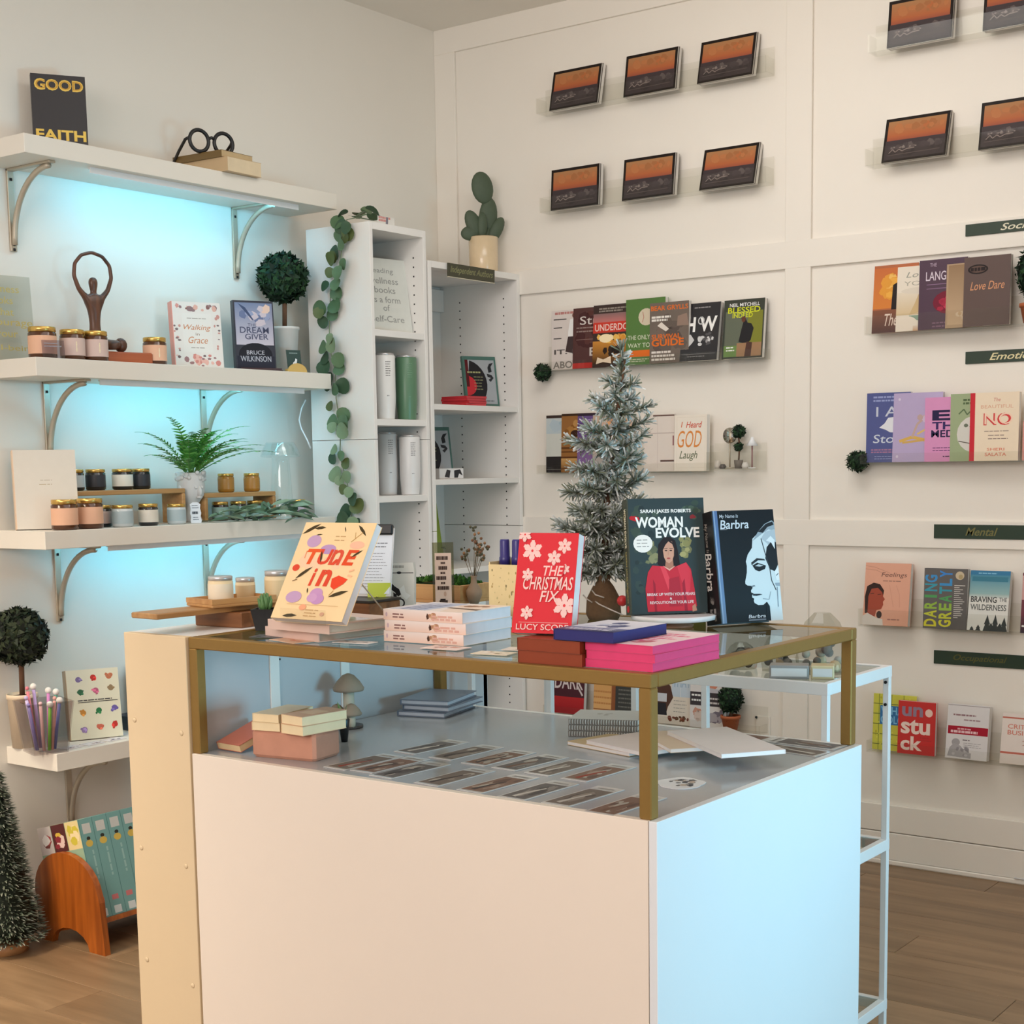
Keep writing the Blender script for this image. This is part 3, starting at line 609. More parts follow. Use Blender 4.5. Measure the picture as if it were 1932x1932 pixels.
# R4 emotional
wallbook('R4', 1.832, .15, .225, -.06, 'deep blue book with white hand lettering', y=-.047, t=.013, cover=C(72, 82, 142), front=[('lines', .15, .95, .95, 2, .05, .025, C(150, 160, 206)), ('t', 'I AM', .22, .66, 1.05, .80, C(200, 206, 220), .004), ('p', [(.3, .5), (.42, .56), (.5, .64), (.68, .65), (.8, .58), (.86, .5), (.76, .42), (.55, .43), (.44, .47)], C(226, 228, 234)), ('t', 'Story', .16, .24, .98, .40, C(206, 214, 226), .004, .1), ('lines', .12, .9, .19, 2, .035, .02, C(166, 120, 150)), ('lines', .2, .9, .09, 2, .035, .01, C(150, 160, 206))])
wallbook('R4', 1.926, .165, .221, -.056, 'lavender book with a golden plant drawing', y=-.053, t=.014, cover=C(182, 166, 204), front=[('e', .12, .91, .025, .02, C(214, 206, 226)), ('l', [(.14, .30), (.4, .36), (.9, .27)], .06, C(216, 176, 92)), ('l', [(.2, .28), (.6, .31), (.95, .35)], .04, C(206, 168, 96)), ('l', [(.40, .36), (.5, .55), (.62, .62), (.8, .62)], .045, C(196, 168, 156)), ('l', [(.5, .40), (.65, .46), (.9, .50)], .035, C(222, 190, 110)), ('n', .45, .45, .9, .78, 10, .05, .10, [C(200, 176, 170), C(206, 190, 214), C(190, 164, 160)], 3), ('e', .10, .08, .025, .02, C(214, 206, 226))])
wallbook('R4', 2.037, .136, .203, -.065, 'pink book with heavy navy block capitals', y=-.058, t=.014, cover=C(218, 146, 194), front=[('t', 'ENG', .18, .64, 1.3, .80, C(40, 34, 74), .03), ('t', 'THE', .18, .50, .9, .62, C(60, 46, 100), .03), ('t', 'MEDIT', .16, .38, .96, .49, C(40, 34, 74), .02), ('lines', .2, .95, .22, 2, .04, .012, C(120, 70, 120)), ('lines', .45, .95, .09, 1, .04, .02, C(90, 50, 90))][1:] + [('t', 'EI', .18, .64, .80, .80, C(40, 34, 74), .04)])
wallbook('R4', 2.123, .135, .211, -.067, 'sage green book with a round plant picture', y=-.063, t=.013, cover=C(156, 172, 132), front=[('lines', .3, .9, .92, 2, .05, .03, C(84, 104, 70)), ('l', [(.2, .70), (.32, .77), (.4, .69), (.52, .76), (.62, .70), (.8, .75)], .03, C(96, 118, 84)), ('e', .58, .40, .42, .27, C(216, 214, 206)), ('n', .3, .38, .95, .62, 14, .05, .1, [C(70, 82, 66), C(110, 118, 100), C(84, 76, 66)], 7), ('l', [(.2, .3), (.5, .26), (.9, .3)], .02, C(90, 84, 74))])
wallbook('R4', 2.188, .154, .211, -.063, 'cream book with red spine and big red capitals', y=-.068, t=.02, cover=C(240, 222, 196), spinecol=C(200, 42, 54), front=[('r', 0, 0, .10, 1, C(206, 44, 58)), ('t', 'The', .48, .87, .62, .92, C(200, 110, 100), .0, .2), ('t', 'BEAUTIFUL', .22, .77, .88, .82, C(222, 170, 140)), ('t', 'NO', .28, .52, .86, .70, C(214, 64, 66), .04), ('t', 'NO', .30, .535, .88, .70, C(246, 214, 190), .0), ('lines', .3, .88, .44, 1, .1, .01, C(150, 130, 120)), ('lines', .38, .80, .38, 2, .05, .012, C(150, 130, 120)), ('t', 'SHERI', .36, .15, .72, .19, C(222, 130, 104), .01), ('t', 'SALATA', .32, .07, .76, .12, C(222, 130, 104), .01)])
wallbook('R4', 2.352, .10, .12, -.063, 'small pinkish book at the very edge of the pastel row', y=-.06, t=.013, cover=C(216, 150, 140))
# R5 mental
wallbook('R5', 1.835, .158, .206, -.035, 'pink book with a drawn woman in profile', y=-.066, t=.022, cover=C(226, 166, 140), front=[('l', [(0, .95), (.2, .93), (.4, .88), (.55, .84)], .008, C(190, 136, 116)), ('l', [(0, .90), (.25, .88), (.5, .80)], .008, C(190, 136, 116)), ('l', [(.55, .65), (.6, .5), (.66, .3)], .008, C(210, 150, 128)), ('l', [(.7, .65), (.78, .5), (.8, .3)], .008, C(210, 150, 128)), ('t', 'Feelings', .36, .76, .92, .85, C(110, 78, 70), .0, .2), ('lines', .4, .85, .72, 1, .1, .012, C(150, 110, 98)),
    ('p', [(.04, .18), (.02, .45), (.06, .62), (.2, .68), (.34, .66), (.44, .56), (.42, .44), (.12, .2)], C(56, 38, 34)), ('p', [(.10, .2), (.10, .46), (.16, .58), (.3, .6), (.40, .53), (.43, .46), (.47, .42), (.43, .38), (.44, .33), (.40, .26), (.30, .24), (.26, .12), (.16, .12)], C(164, 76, 56)), ('l', [(.14, .50), (.22, .51)], .012, C(60, 40, 36)), ('l', [(.3, .49), (.38, .50)], .012, C(60, 40, 36)), ('e', .36, .17, .06, .06, C(56, 40, 36)), ('p', [(0, 0), (0, .14), (.1, .19), (.3, .12), (.44, .1), (.46, 0)], C(222, 214, 206)), ('lines', .55, .85, .11, 1, .1, .02, C(170, 120, 106))])
wallbook('R5', 2.043, .144, .194, -.056, 'charcoal book with rainbow vertical capitals', y=-.062, t=.018, cover=C(98, 94, 92), front=[('t', 'DARING', .02, .02, .32, .92, C(150, 196, 84), .03, 0, 90), ('t', 'GREATLY', .36, .02, .66, .98, C(120, 190, 130), .03, 0, 90)][:0] + [(('r', x0, y0+.04, x0+.29, y0+.085, c) if s == 'I' else ('t', s, x0, y0, x0+.29, y1, c, .03, 0, 90)) for x0, word, top in ((.02, 'DARING', .90), (.36, 'GREATLY', .98)) for i, s in enumerate(word) for (y0, y1) in [(.02+(top-.02)*(i+.08)/len(word), .02+(top-.02)*(i+.94)/len(word))] for c in [[C(222, 216, 60), C(206, 210, 64), C(150, 186, 76), C(86, 160, 96), C(66, 156, 176), C(70, 148, 206), C(70, 140, 214)][int(i*7/len(word))]]] + [('e', .82, .89, .10, .07, C(206, 190, 160)), ('e', .84, .87, .05, .04, C(180, 160, 120))] + [('r', .70, y, .70+l, y+.012, C(206, 202, 196)) for y, l in zip([.72-.033*i for i in range(17)], [.25, .12, .2, .14, .22, .12, .16, .2, .24, .2, .14, .18, .22, .16, .2, .18, .1])])
wallbook('R5', 2.191, .128, .191, -.03, 'blue and white book with dark pine trees', y=-.066, t=.02, cover=C(222, 222, 216), front=[('r', 0, .93, 1, 1, C(60, 126, 168)), ('g', 0, .62, 1, .93, C(150, 186, 186), C(74, 140, 168)), ('r', .05, .82, .95, .90, C(66, 128, 150)), ('lines', .2, .8, .965, 1, .1, .02, C(130, 190, 220)), ('g', 0, .55, 1, .62, C(206, 212, 206), C(150, 184, 184)), ('t', 'BRAVING', .05, .47, .70, .57, C(70, 74, 74), .02), ('t', 'THE', .76, .49, .95, .56, C(90, 94, 94), .01), ('t', 'WILDERNESS', .05, .34, .95, .44, C(90, 94, 92), .015)] +
    [('p', [(x-wd, 0), (x-wd*.5, hh*.4), (x-wd*.8, hh*.4), (x-wd*.3, hh*.75), (x, hh), (x+wd*.3, hh*.75), (x+wd*.8, hh*.4), (x+wd*.5, hh*.4), (x+wd, 0)], C(56, 62, 62)) for x, hh, wd in ((.12, .07, .06), (.28, .10, .07), (.5, .27, .1), (.7, .28, .09), (.92, .24, .09), (.6, .14, .1), (.82, .14, .1))])
wallbook('R5', 2.36, .129, .188, -.05, 'maroon book cut by the frame beneath the mental sign', y=-.062, t=.018, cover=C(110, 46, 60), front=[('g', 0, .0, .4, .35, C(60, 50, 62), C(120, 60, 72)), ('r', 0, .55, .3, .95, C(206, 160, 156)), ('r', .03, .1, .3, .13, Wh)])
# R6 occupational
wallbook('R6', 1.867, .150, .188, -.055, 'yellow plaid book half behind the red one', y=-.046, t=.012, cover=C(208, 206, 74), front=[('r', 0, v, 1, v+.012, C(84, 92, 60)) for v in (.10, .28, .46, .64, .82)]+[('r', u, 0, u+.014, 1, C(110, 130, 66)) for u in (.13, .42, .70)]+[('n', .02, .02, .98, .98, 40, .015, .03, [C(188, 180, 60), C(222, 220, 100)], 3), ('r', .16, .46, .9, .80, C(60, 120, 176)), ('t', 'WHAT', .18, .64, .85, .78, C(130, 196, 232), .02), ('t', 'COLOR', .18, .48, .85, .62, C(130, 196, 232), .02)])
wallbook('R6', 1.964, .128, .175, -.058, 'red book with bold white and grey lettering', y=-.066, t=.016, cover=C(206, 46, 44), front=[('t', 'un', .10, .71, .66, .90, C(150, 132, 152), .03), ('e', .82, .80, .10, .075, C(244, 210, 196)), ('t', 'stu', .08, .38, .86, .66, C(246, 222, 210), .03), ('t', 'ck', .08, .07, .66, .34, C(246, 222, 210), .03), ('lines', .6, .9, .33, 2, .05, .01, C(170, 60, 60))])
wallbook('R6', 2.127, .137, .176, -.032, 'white book with a dark red title bar', y=-.066, t=.024, cover=C(226, 222, 222), front=[('r', .0, .975, 1, .985, C(150, 140, 140)), ('lines', .14, .86, .82, 1, .1, .03, C(150, 116, 122)), ('lines', .40, .84, .73, 1, .1, .022, C(160, 130, 134)), ('r', .03, .45, .99, .60, C(170, 26, 48)), ('lines', .26, .70, .565, 1, .1, .03, C(226, 170, 176)), ('lines', .1, .86, .52, 1, .1, .045, C(236, 196, 200)), ('e', .24, .30, .10, .07, C(170, 166, 168)), ('p', [(.05, .04), (.1, .2), (.2, .28), (.36, .24), (.5, .12), (.62, .12), (.62, .02)], C(176, 172, 174)), ('n', .08, .04, .6, .26, 16, .03, .07, [C(150, 146, 150), C(196, 192, 194)], 3), ('lines', .40, .62, .36, 1, .1, .02, C(130, 120, 124)), ('lines', .42, .85, .30, 3, .035, .01, C(170, 164, 166))])
wallbook('R6', 2.305, .134, .160, -.02, 'white book with rust coloured bands at the frame edge', y=-.064, t=.02, cover=C(234, 222, 214), front=[('r', 0, .90, 1, .93, C(196, 110, 92)), ('t', 'CRITICAL', .14, .70, .95, .79, C(214, 130, 112), .01), ('t', 'BUSINESS', .14, .58, .95, .67, C(214, 130, 112), .01), ('t', '2.0', .5, .38, .9, .48, C(196, 160, 150)), ('r', 0, .20, 1, .24, C(196, 110, 92))])

# ---------------------------------------------------------------- green category signs
def sign(word, label, x0, x1, z0, z1, t0, t1, c, y=-.0122):
    r = thing('wall_sign', label, 'sign', (0, 0, 0), group='green category signs')
    MB().box(x0, x1, y-.004, y, z0, z1, b=.0008).build('plate', mat('green_sign', C(36, 56, 40), .35), r)
    W, H = x1-x0, z1-z0
    art(mb := MB(), [('t', word, t0, .22, t1, .80, c, .012, .35)], lambda u, v, d: (x0+u*W, y-.004-d, z0+v*H)); mb.build('lettering', PRINT, r)
GC = C(206, 196, 150)
sign('Social', 'green sign with pale script on the batten above the rose book', 2.142, 2.46, 2.053, 2.089, .35, .70, C(226, 220, 196))
sign('Emotional', 'green sign with pale script above the pastel books', 2.146, 2.47, 1.659, 1.697, .24, .80, C(226, 216, 170), y=-.001)
sign('Mental', 'green sign with dull script on the batten above the spaced books', 2.057, 2.375, 1.106, 1.151, .33, .66, C(120, 116, 72))
sign('Occupational', 'green sign with dull script above the lowest ledge', 2.060, 2.375, .695, .739, .21, .77, C(92, 92, 52), y=-.001)

# ---------------------------------------------------------------- ornaments on the wall ledges
def leafball(r, n, size, seed, c=(C(28, 52, 32), C(44, 74, 44), C(20, 38, 26)), sz=1.0, core=True):
    mb = MB(); q = random.Random(seed)
    if core: mb.ball(r*.86, c=c[2], seg=14, rings=9, sz=sz)
    for i in range(n):
        z = q.uniform(-1, 1); a = q.uniform(0, 6.283); s = math.sqrt(1-z*z)
        d = Vector((s*math.cos(a), s*math.sin(a), z*sz)); p = d*r*q.uniform(.82, .99)
        u = d.cross(Vector((q.uniform(-1, 1), q.uniform(-1, 1), q.uniform(-1, 1)))).normalized(); v = d.cross(u)
        k = size*q.uniform(.7, 1.25); t = d*k*q.uniform(.1, .7)
        mb.add([p-u*k*.45, p+v*k+t, p+u*k*.45, p-v*k*.35+t*.2], [(0, 1, 2, 3)], q.choice(c))
    return mb
FOL = printmat('foliage_leaves', .55)
def topiary(label, loc, ball_r, ball_z, pot, trunk_r, seed, n=700, leaf=.016, name='topiary', sz=1.0, cols=None):
    r = thing(name, label, 'plant', loc)
    kw = {'c': cols} if cols else {}
    o = leafball(ball_r, n, leaf, seed, sz=sz, **kw).build('foliage', FOL, r, 'stuff'); o.location = (0, 0, ball_z)
    prof, pm, soil = pot
    MB().lathe(prof, 22).build('pot', pm, r)
    if trunk_r: MB().tube([(0, 0, soil-.01), (.004, 0, (soil+ball_z)/2), (-.002, .002, ball_z-ball_r*.5)], trunk_r, 8).build('trunk', mat('bark', C(104, 72, 50), .8, noise=.2), r)
    MB().cyl(max(p[0] for p in prof)*.86, soil-.012, soil, 16).build('soil', mat('soil', C(66, 48, 34), .9, noise=.3), r)
    return r
TERRA = mat('terracotta', C(176, 96, 56), .7, noise=.06)
terr = lambda k: ([(.026*k, 0), (.036*k, .05*k), (.040*k, .05*k), (.040*k, .062*k), (.034*k, .062*k), (.034*k, .055*k)], TERRA, .055*k)
topiary('egg shaped topiary in a terracotta pot behind the counter', (1.338, -.06, LZ['L5']+.001), .046, .115, terr(.9), .006, 3, 420, .012, sz=1.15)
topiary('topiary in a terracotta pot beside the brown book', (2.372, -.062, LZ['R3']+.001), .050, .150, terr(.95), .005, 4, 420, .013, sz=1.5)
r = thing('boxwood_ball', 'small green boxwood ball hung below the baseball ledge end', 'plant', (.526, -.046, LZ['L3']-.006), group='boxwood balls on the wall')
leafball(.034, 300, .010, 5).build('foliage', FOL, r, 'stuff')
r = thing('boxwood_ball', 'small green boxwood ball hung beside the deep blue book', 'plant', (1.803, -.046, LZ['R4']+.006), group='boxwood balls on the wall')
leafball(.036, 300, .010, 6).build('foliage', FOL, r, 'stuff')
for x, z in ((.526, LZ['L3']-.006), (1.803, LZ['R4']+.006)): pass
# tray ledge ornaments
zt = 1.338
r = thing('round_mirror', 'small round silvery mirror ornament on the tray ledge', 'ornament', (1.325, -.045, zt))
MB().lathe([(.001, -.003), (.026, -.003), (.028, 0), (.026, .003), (.001, .003)], 22, M=Matrix.Translation((0, 0, .115)) @ Matrix.Rotation(R(90), 4, 'X')).build('mirror', mat('silver', C(196, 190, 180), .12, metal=1), r)
MB().tube([(0, 0, .005), (0, 0, .09)], .003, 6).build('stem', NICKEL, r); MB().cyl(.016, 0, .005, 14).build('foot', NICKEL, r)
r = topiary('double ball mini topiary in a grey pot on the tray ledge', (1.362, -.05, zt), .024, .128, ([(.013, 0), (.016, .03), (.013, .03), (.013, .026)], mat('grey_pot', C(120, 112, 104), .7), .026), .003, 8, 180, .009)
o = leafball(.016, 100, .008, 9).build('foliage', FOL, r, 'stuff'); o.location = (0, 0, .075)
r = thing('tiny_lamp', 'tiny white table lamp ornament at the end of the tray ledge', 'ornament', (1.412, -.045, zt))
MB().cyl(.013, 0, .004, 14).build('foot', METALW, r); MB().tube([(0, 0, .004), (0, 0, .085)], .0025, 6).build('stem', mat('mauve_stem', C(150, 100, 104), .4), r)
MB().lathe([(.021, .078), (.006, .100), (.004, .108), (.002, .108)], 16).build('lamp_shade', METALW, r)
for x, hh, cc, lab in ((1.280, .030, C(214, 206, 196), 'small pale candle block at the corner end of the tray ledge'), (1.300, .016, C(90, 84, 80), 'small dark stone ornament on the tray ledge'), (1.388, .022, C(226, 222, 216), 'small white dish ornament on the tray ledge')):
    r = thing('ornament', lab, 'ornament', (x, -.05, zt), group='small ornaments on the tray ledge')
    MB().lathe([(.010, 0), (.013, hh*.4), (.010, hh*.8), (.007, hh)], 12).build('body', cm(cc), r)
r = thing('power_socket', 'white wall socket plate low on the panelled wall', 'socket', (1.44, -.001, .43))
MB().box(-.03, .026, -.006, 0, -.048, .036, b=.002).build('plate', WALLR, r); MB().box(-.031, -.022, -.012, -.006, .026, .034, b=.002).build('plug', BLACK, r)

# ================================================================ things on the left wall shelves
AMBER = mat('amber_glass', C(84, 48, 26), .15, noise=.08, coat=.3); SMOKE = mat('black_glass', C(34, 32, 34), .15, coat=.3)
CLEARJ = mat('frosted_jar', C(196, 204, 206), .15, coat=.3)
PEACH = cm(C(232, 182, 150), .6); ROSE = cm(C(214, 188, 178), .6); SILV = cm(C(186, 186, 184), .5); CREAMP = cm(C(222, 214, 200), .6); BLUEG = cm(C(170, 186, 190), .5); TEALP = cm(C(142, 178, 172), .55); LAV = cm(C(206, 184, 196), .55); CHAR = cm(C(44, 42, 46), .5)
def jar(label, loc, r, h, body, lab, group, marks=None, lidm=GOLD):
    t = thing('candle_jar', label, 'candle', loc, (0, 0, R(62)), group)
    MB().lathe([(r*.86, 0), (r, .004), (r, h*.80), (r*.90, h*.84), (r*.90, h*.86)], 22).build('jar', body, t)
    if lab: MB().lathe([(r*1.01, h*.16), (r*1.012, h*.165), (r*1.012, h*.715), (r*1.01, h*.72)], 22, cap=False).build('paper_label', lab, t)
    MB().lathe([(r*.95, h*.845), (r*.97, h*.85), (r*.97, h*.985), (r*.93, h), (r*.5, h)], 22).build('lid', lidm, t)
    if marks:
        art(mb := MB(), marks, lambda u, v, d: ((r*1.013+d)*math.sin((u-.5)*1.4), -(r*1.013+d)*math.cos((u-.5)*1.4), h*(.17+.54*v))); mb.build('label_print', PRINT, t)
    return t
S1, S2, S3, S4 = [z+.0005 for z in SH]
# --- top shelf
book('black book with yellow block capitals on the top shelf', .153, .218, .022, (.10, -1.862, S1), rz=58, lean=3, cover=C(38, 34, 36), hard=True,
     front=[('t', 'GOOD', .06, .79, .96, .94, C(232, 196, 96), .035), ('t', 'GOOD', .09, .81, .94, .925, C(200, 150, 60), .0), ('t', 'FAITH', .05, .14, .97, .28, C(232, 196, 96), .03)])
book('tan book lying at the bottom under the black glasses', .15, .235, .044, (.145, -1.292, S1), rz=92, flat=True, cover=C(206, 178, 138), pages=C(224, 204, 170))
book('dark olive book lying on the tan one under the black glasses', .14, .215, .021, (.135, -1.305, S1+.0445), rz=93, flat=True, cover=C(120, 96, 54), pages=C(196, 170, 128))
g = thing('spectacles_ornament', 'oversized black round spectacles ornament resting on two books', 'ornament', (.165, -1.335, S1+.0665), (0, 0, R(76)))
mb = MB()
for s in (-1, 1):
    mb.tube([(s*.043+.033*math.cos(a*math.pi/12), 0, .036+.033*math.sin(a*math.pi/12)) for a in range(24)], .0062, 8, closed=True)
mb.tube([(-.012, 0, .045), (0, -.003, .050), (.012, 0, .045)], .005, 8)
mb.build('rim', BLACK, g)
for s in (-1, 1): MB().tube([(s*.074, .004, .044), (s*.080, .02, .040), (s*.078, .07, .012), (s*.074, .125, -.022 if s < 0 else .002)], .0048, 8).build('temple', BLACK, g)
# --- second shelf
r = thing('acrylic_sign', 'clear acrylic sign with gold lettering at the shelf end', 'sign', (.055, -2.055, S2), (R(-4), 0, R(84)))
MB().box(-.095, .095, -.002, .002, 0, .245, b=.0008).build('plate', glass('sign_acrylic', (.93, .94, .93), 1.4, .05, .05), r)
GT = C(190, 176, 104)
art(mb := MB(), [('t', s, x0, y, x1, y+.085, GT, .004) for s, x0, x1, y in (('Wellness', .12, .80, .80), ('Books', .25, .68, .665), ('that', .40, .68, .53), ('encourage', .06, .98, .385), ('your', .36, .72, .25), ('well-being', .10, 1.0, .10))], lambda u, v, d: (-.095+.19*u, -.0022-d, .245*v)); mb.build('lettering', PRINT, r)
GM = [('l', [(.62, .2), (.62, .8)], .05, C(240, 226, 190)), ('l', [(.58, .35), (.66, .35)], .05, C(240, 226, 190)), ('l', [(.58, .62), (.66, .62)], .05, C(240, 226, 190))]
jar('peach labelled candle first at the shelf end by the acrylic sign', (.155, -2.003, S2), .040, .092, AMBER, PEACH, 'candles on the second shelf')
jar('rose labelled candle in the middle of the trio by the figure', (.160, -1.903, S2), .036, .090, AMBER, ROSE, 'candles on the second shelf', GM)
jar('rose labelled candle in front of the carved figure', (.165, -1.825, S2), .037, .090, AMBER, ROSE, 'candles on the second shelf', GM)
jar('peach labelled candle standing alone between figure and floral book', (.155, -1.592, S2), .036, .086, AMBER, PEACH, 'candles on the second shelf', GM)
r = thing('price_tag', 'small clear price tag in front of the peach candle', 'tag', (.215, -2.01, S2), (R(-8), 0, R(70)))
MB().box(-.032, .032, -.001, .001, 0, .052).build('plate', glass('tag_acrylic', (.88, .87, .90), 1.4, .1, .1), r)
art(mb := MB(), [('lines', .1, .9, .85, 2, .16, .05, C(150, 150, 160))], lambda u, v, d: (-.032+.064*u, -.0012-d, .052*v)); mb.build('printed_text', PRINT, r)
# carved figure
fg = thing('carved_figure', 'dark carved wooden figure raising its arms in a ring', 'figurine', (.105, -1.775, S2+.036), (0, 0, R(78)))
me = bpy.data.meshes.new('body')
V = [(0, 0, .02), (0, 0, .055), (0, 0, .085), (0, 0, .125), (0, 0, .158), (0, 0, .172), (0, 0, .188), (0, 0, .206), (0, 0, .222)]
E_ = [(i, i+1) for i in range(8)]; RAD = [.024, .019, .017, .022, .018, .008, .012, .0165, .010]
for s in (-1, 1):
    n = len(V)
    V += [(s*.026, 0, .160), (s*.047, 0, .185), (s*.060, 0, .222), (s*.056, 0, .258), (s*.034, 0, .284)]; RAD += [.0125, .0085, .0072, .0068, .0066]
    E_ += [(4, n), (n, n+1), (n+1, n+2), (n+2, n+3), (n+3, n+4)]
    if s == -1: last = n+4
    k = len(V); V += [(s*.036, -.030, .024), (s*.070, -.012, .020), (s*.040, -.058, .016)]; RAD += [.020, .017, .012]; E_ += [(0, k), (k, k+1), (k, k+2)]
V.append((0, 0, .294)); RAD.append(.0066); E_ += [(last, len(V)-1), (len(V)-1-4, len(V)-1)]
me.from_pydata(V, E_, [])
o = link('body', me, fg); me.materials.append(FIGW)
sk = o.modifiers.new('skin', 'SKIN'); sk.use_smooth_shade = True
for i, rv in enumerate(RAD): me.skin_vertices[0].data[i].radius = (rv, rv*.85)
me.skin_vertices[0].data[0].use_root = True
o.modifiers.new('sub', 'SUBSURF').levels = 2; o.modifiers['sub'].render_levels = 2
MB().ball(.017, (.075, -.012, .022), seg=10, rings=7, sx=1.2, sz=1.3).build('foot', FIGW, fg)
MB().box(-.095, .165, -.045, .045, -.036, 0, b=.004).build('plinth', wood('orange_brown_wood', C(190, 104, 62), C(160, 78, 44), .4), fg)
flor = lambda sd: [('n', .02, .84, .98, .98, 14, .03, .07, [C(214, 150, 140), C(150, 120, 120), C(226, 176, 160), C(140, 100, 96)], sd), ('n', .02, .02, .98, .24, 22, .03, .09, [C(214, 140, 130), C(160, 120, 120), C(232, 180, 166), C(120, 96, 96)], sd+1), ('n', .01, .24, .18, .84, 9, .02, .05, [C(206, 150, 140), C(130, 110, 110)], sd+2), ('n', .82, .24, .99, .84, 9, .02, .05, [C(206, 150, 140), C(130, 110, 110)], sd+3)]
book('white floral book with salmon spine on the second shelf', .165, .213, .030, (.115, -1.382, S2), rz=70, lean=5, cover=C(232, 224, 216), spinecol=C(226, 150, 136), hard=True, front=flor(5)+[('r', .2, .25, .8, .83, C(234, 228, 220)), ('t', 'Walking', .22, .56, .78, .66, C(206, 140, 100), .004, .3), ('t', 'in', .46, .50, .54, .54, C(160, 130, 110)), ('t', 'Grace', .30, .38, .70, .48, C(206, 140, 100), .004, .3), ('lines', .3, .7, .76, 1, .1, .01, C(170, 160, 150)), ('lines', .35, .65, .32, 1, .1, .012, C(170, 160, 150))])
book('navy book with pale cloudy sky on the second shelf', .140, .228, .024, (.135, -1.150, S2+.006), rz=66, lean=4, cover=C(46, 46, 58), front=[('g', .04, .36, .97, .97, C(200, 190, 200), C(120, 130, 158)), ('n', .06, .6, .95, .95, 12, .08, .16, [C(150, 156, 184), C(206, 190, 196), C(110, 118, 150)], 3), ('n', .6, .8, .97, .97, 4, .06, .12, [C(232, 196, 176)], 4), ('p', [(.12, .96), (.3, .9), (.5, .72), (.46, .72), (.2, .9)], C(70, 80, 110)), ('t', 'THE', .34, .63, .56, .67, C(84, 84, 104)), ('t', 'DREAM', .14, .53, .86, .62, C(74, 76, 100), .01), ('t', 'GIVER', .26, .44, .84, .52, C(74, 76, 100), .01), ('e', .5, .22, .42, .17, C(34, 32, 40)), ('r', .04, .02, .97, .2, C(44, 44, 56)), ('t', 'BRUCE', .28, .22, .72, .28, C(190, 188, 196), .008), ('t', 'WILKINSON', .12, .12, .88, .20, C(190, 188, 196), .008)])
r = thing('easel', 'low dark easel under the navy book', 'easel', (.14, -1.14, S2), (0, 0, R(66)))
MB().box(-.075, .075, -.032, .020, 0, .0055, b=.001).build('base', cm(C(70, 46, 48)), r); MB().box(-.07, .07, -.032, -.028, .0055, .012).build('lip', cm(C(70, 46, 48)), r)
topiary('dark green ball topiary in a tall white pot', (.105, -.978, S2), .083, .326, ([(.036, 0), (.048, .15), (.051, .152), (.051, .160), (.046, .160), (.045, .150)], cm(C(220, 218, 214), .4), .152), .008, 11, 1500, .019)
r = thing('small_card', 'small dark green card with white figure leaning by the white pot', 'card', (.205, -1.035, S2+.012), (R(-10), 0, R(70)))
MB().box(-.026, .026, -.001, .001, 0, .064).build('card', cm(C(40, 66, 62)), r)
art(mb := MB(), [('lines', .2, .8, .86, 1, .1, .05, C(150, 170, 166)), ('p', [(.3, .12), (.42, .34), (.55, .42), (.6, .56), (.72, .5), (.66, .3), (.9, .2), (.7, .16)], C(232, 234, 232))], lambda u, v, d: (-.026+.052*u, -.0011-d, .064*v)); mb.build('card_print', PRINT, r)
r = thing('card_stand', 'little gold half round stand holding the dark green card', 'stand', (.212, -1.035, S2), (0, 0, R(70)))
MB().prism([(.036*math.cos(math.pi*i/12), .030*math.sin(math.pi*i/12)) for i in range(13)], -.008, -.003).build('face', cm(C(206, 170, 96), .4), r); MB().box(-.036, .036, -.003, .012, 0, .011).build('block', cm(C(206, 170, 96), .4), r)
# --- third shelf
book('big plain cream book standing at the end of the fern shelf', .178, .232, .038, (.11, -1.985, S3), rz=60, lean=7, cover=C(224, 218, 206), spinecol=C(236, 206, 176), hard=True, front=[('lines', .42, .62, .62, 1, .1, .008, C(190, 180, 164)), ('lines', .40, .66, .57, 1, .1, .012, C(190, 176, 150))])
def riser(label, loc, L, D, H, rz=90):
    r = thing('display_riser', label, 'stand', loc, (0, 0, R(rz)), 'wooden risers on the fern shelf')
    MB().box(-L/2, L/2, -D/2, D/2, H-.015, H, b=.002).build('top', OAK, r)
    for s in (-1, 1): MB().box(s*L/2-(.014 if s > 0 else 0), s*L/2+(0 if s > 0 else .014), -D/2, D/2, 0, H-.0155, b=.002).build('leg', OAK, r)
riser('long pale wooden riser carrying four dark candle jars', (.085, -1.705, S3), .46, .10, .110)
riser('short pale wooden riser carrying two amber jars', (.085, -1.235, S3), .32, .10, .092)
GJ = 'candles on the fern shelf'
z1 = S3+.1105; z2 = S3+.0925
jar('dark jar with silver label nearest the cream book on the long riser', (.085, -1.868, z1), .033, .064, SMOKE, SILV, GJ)
jar('black jar second on the long riser', (.085, -1.785, z1), .030, .064, SMOKE, CHAR, GJ)
jar('dark jar with cream label third on the long riser', (.085, -1.683, z1), .032, .064, SMOKE, CREAMP, GJ)
jar('black jar at the fern end of the long riser', (.080, -1.607, z1), .029, .064, SMOKE, CHAR, GJ)
jar('big peach candle nearest the shelf end, below the riser', (.195, -1.987, S3), .038, .088, AMBER, PEACH, GJ)
jar('big peach candle second from the shelf end', (.190, -1.893, S3), .038, .089, AMBER, PEACH, GJ)
jar('dark jar half hidden behind the silver one', (.125, -1.800, S3), .030, .066, SMOKE, ROSE, GJ)
jar('clear jar with silvery blue label next to the peach candles', (.195, -1.778, S3), .032, .066, CLEARJ, BLUEG, GJ)
jar('dark jar with white label under the riser', (.190, -1.675, S3), .030, .067, SMOKE, CREAMP, GJ)
jar('clear jar with silvery blue label beside the white tag', (.190, -1.563, S3), .029, .063, CLEARJ, BLUEG, GJ)
AMB2 = mat('honey_jar', C(168, 112, 40), .2, noise=.05, coat=.3)
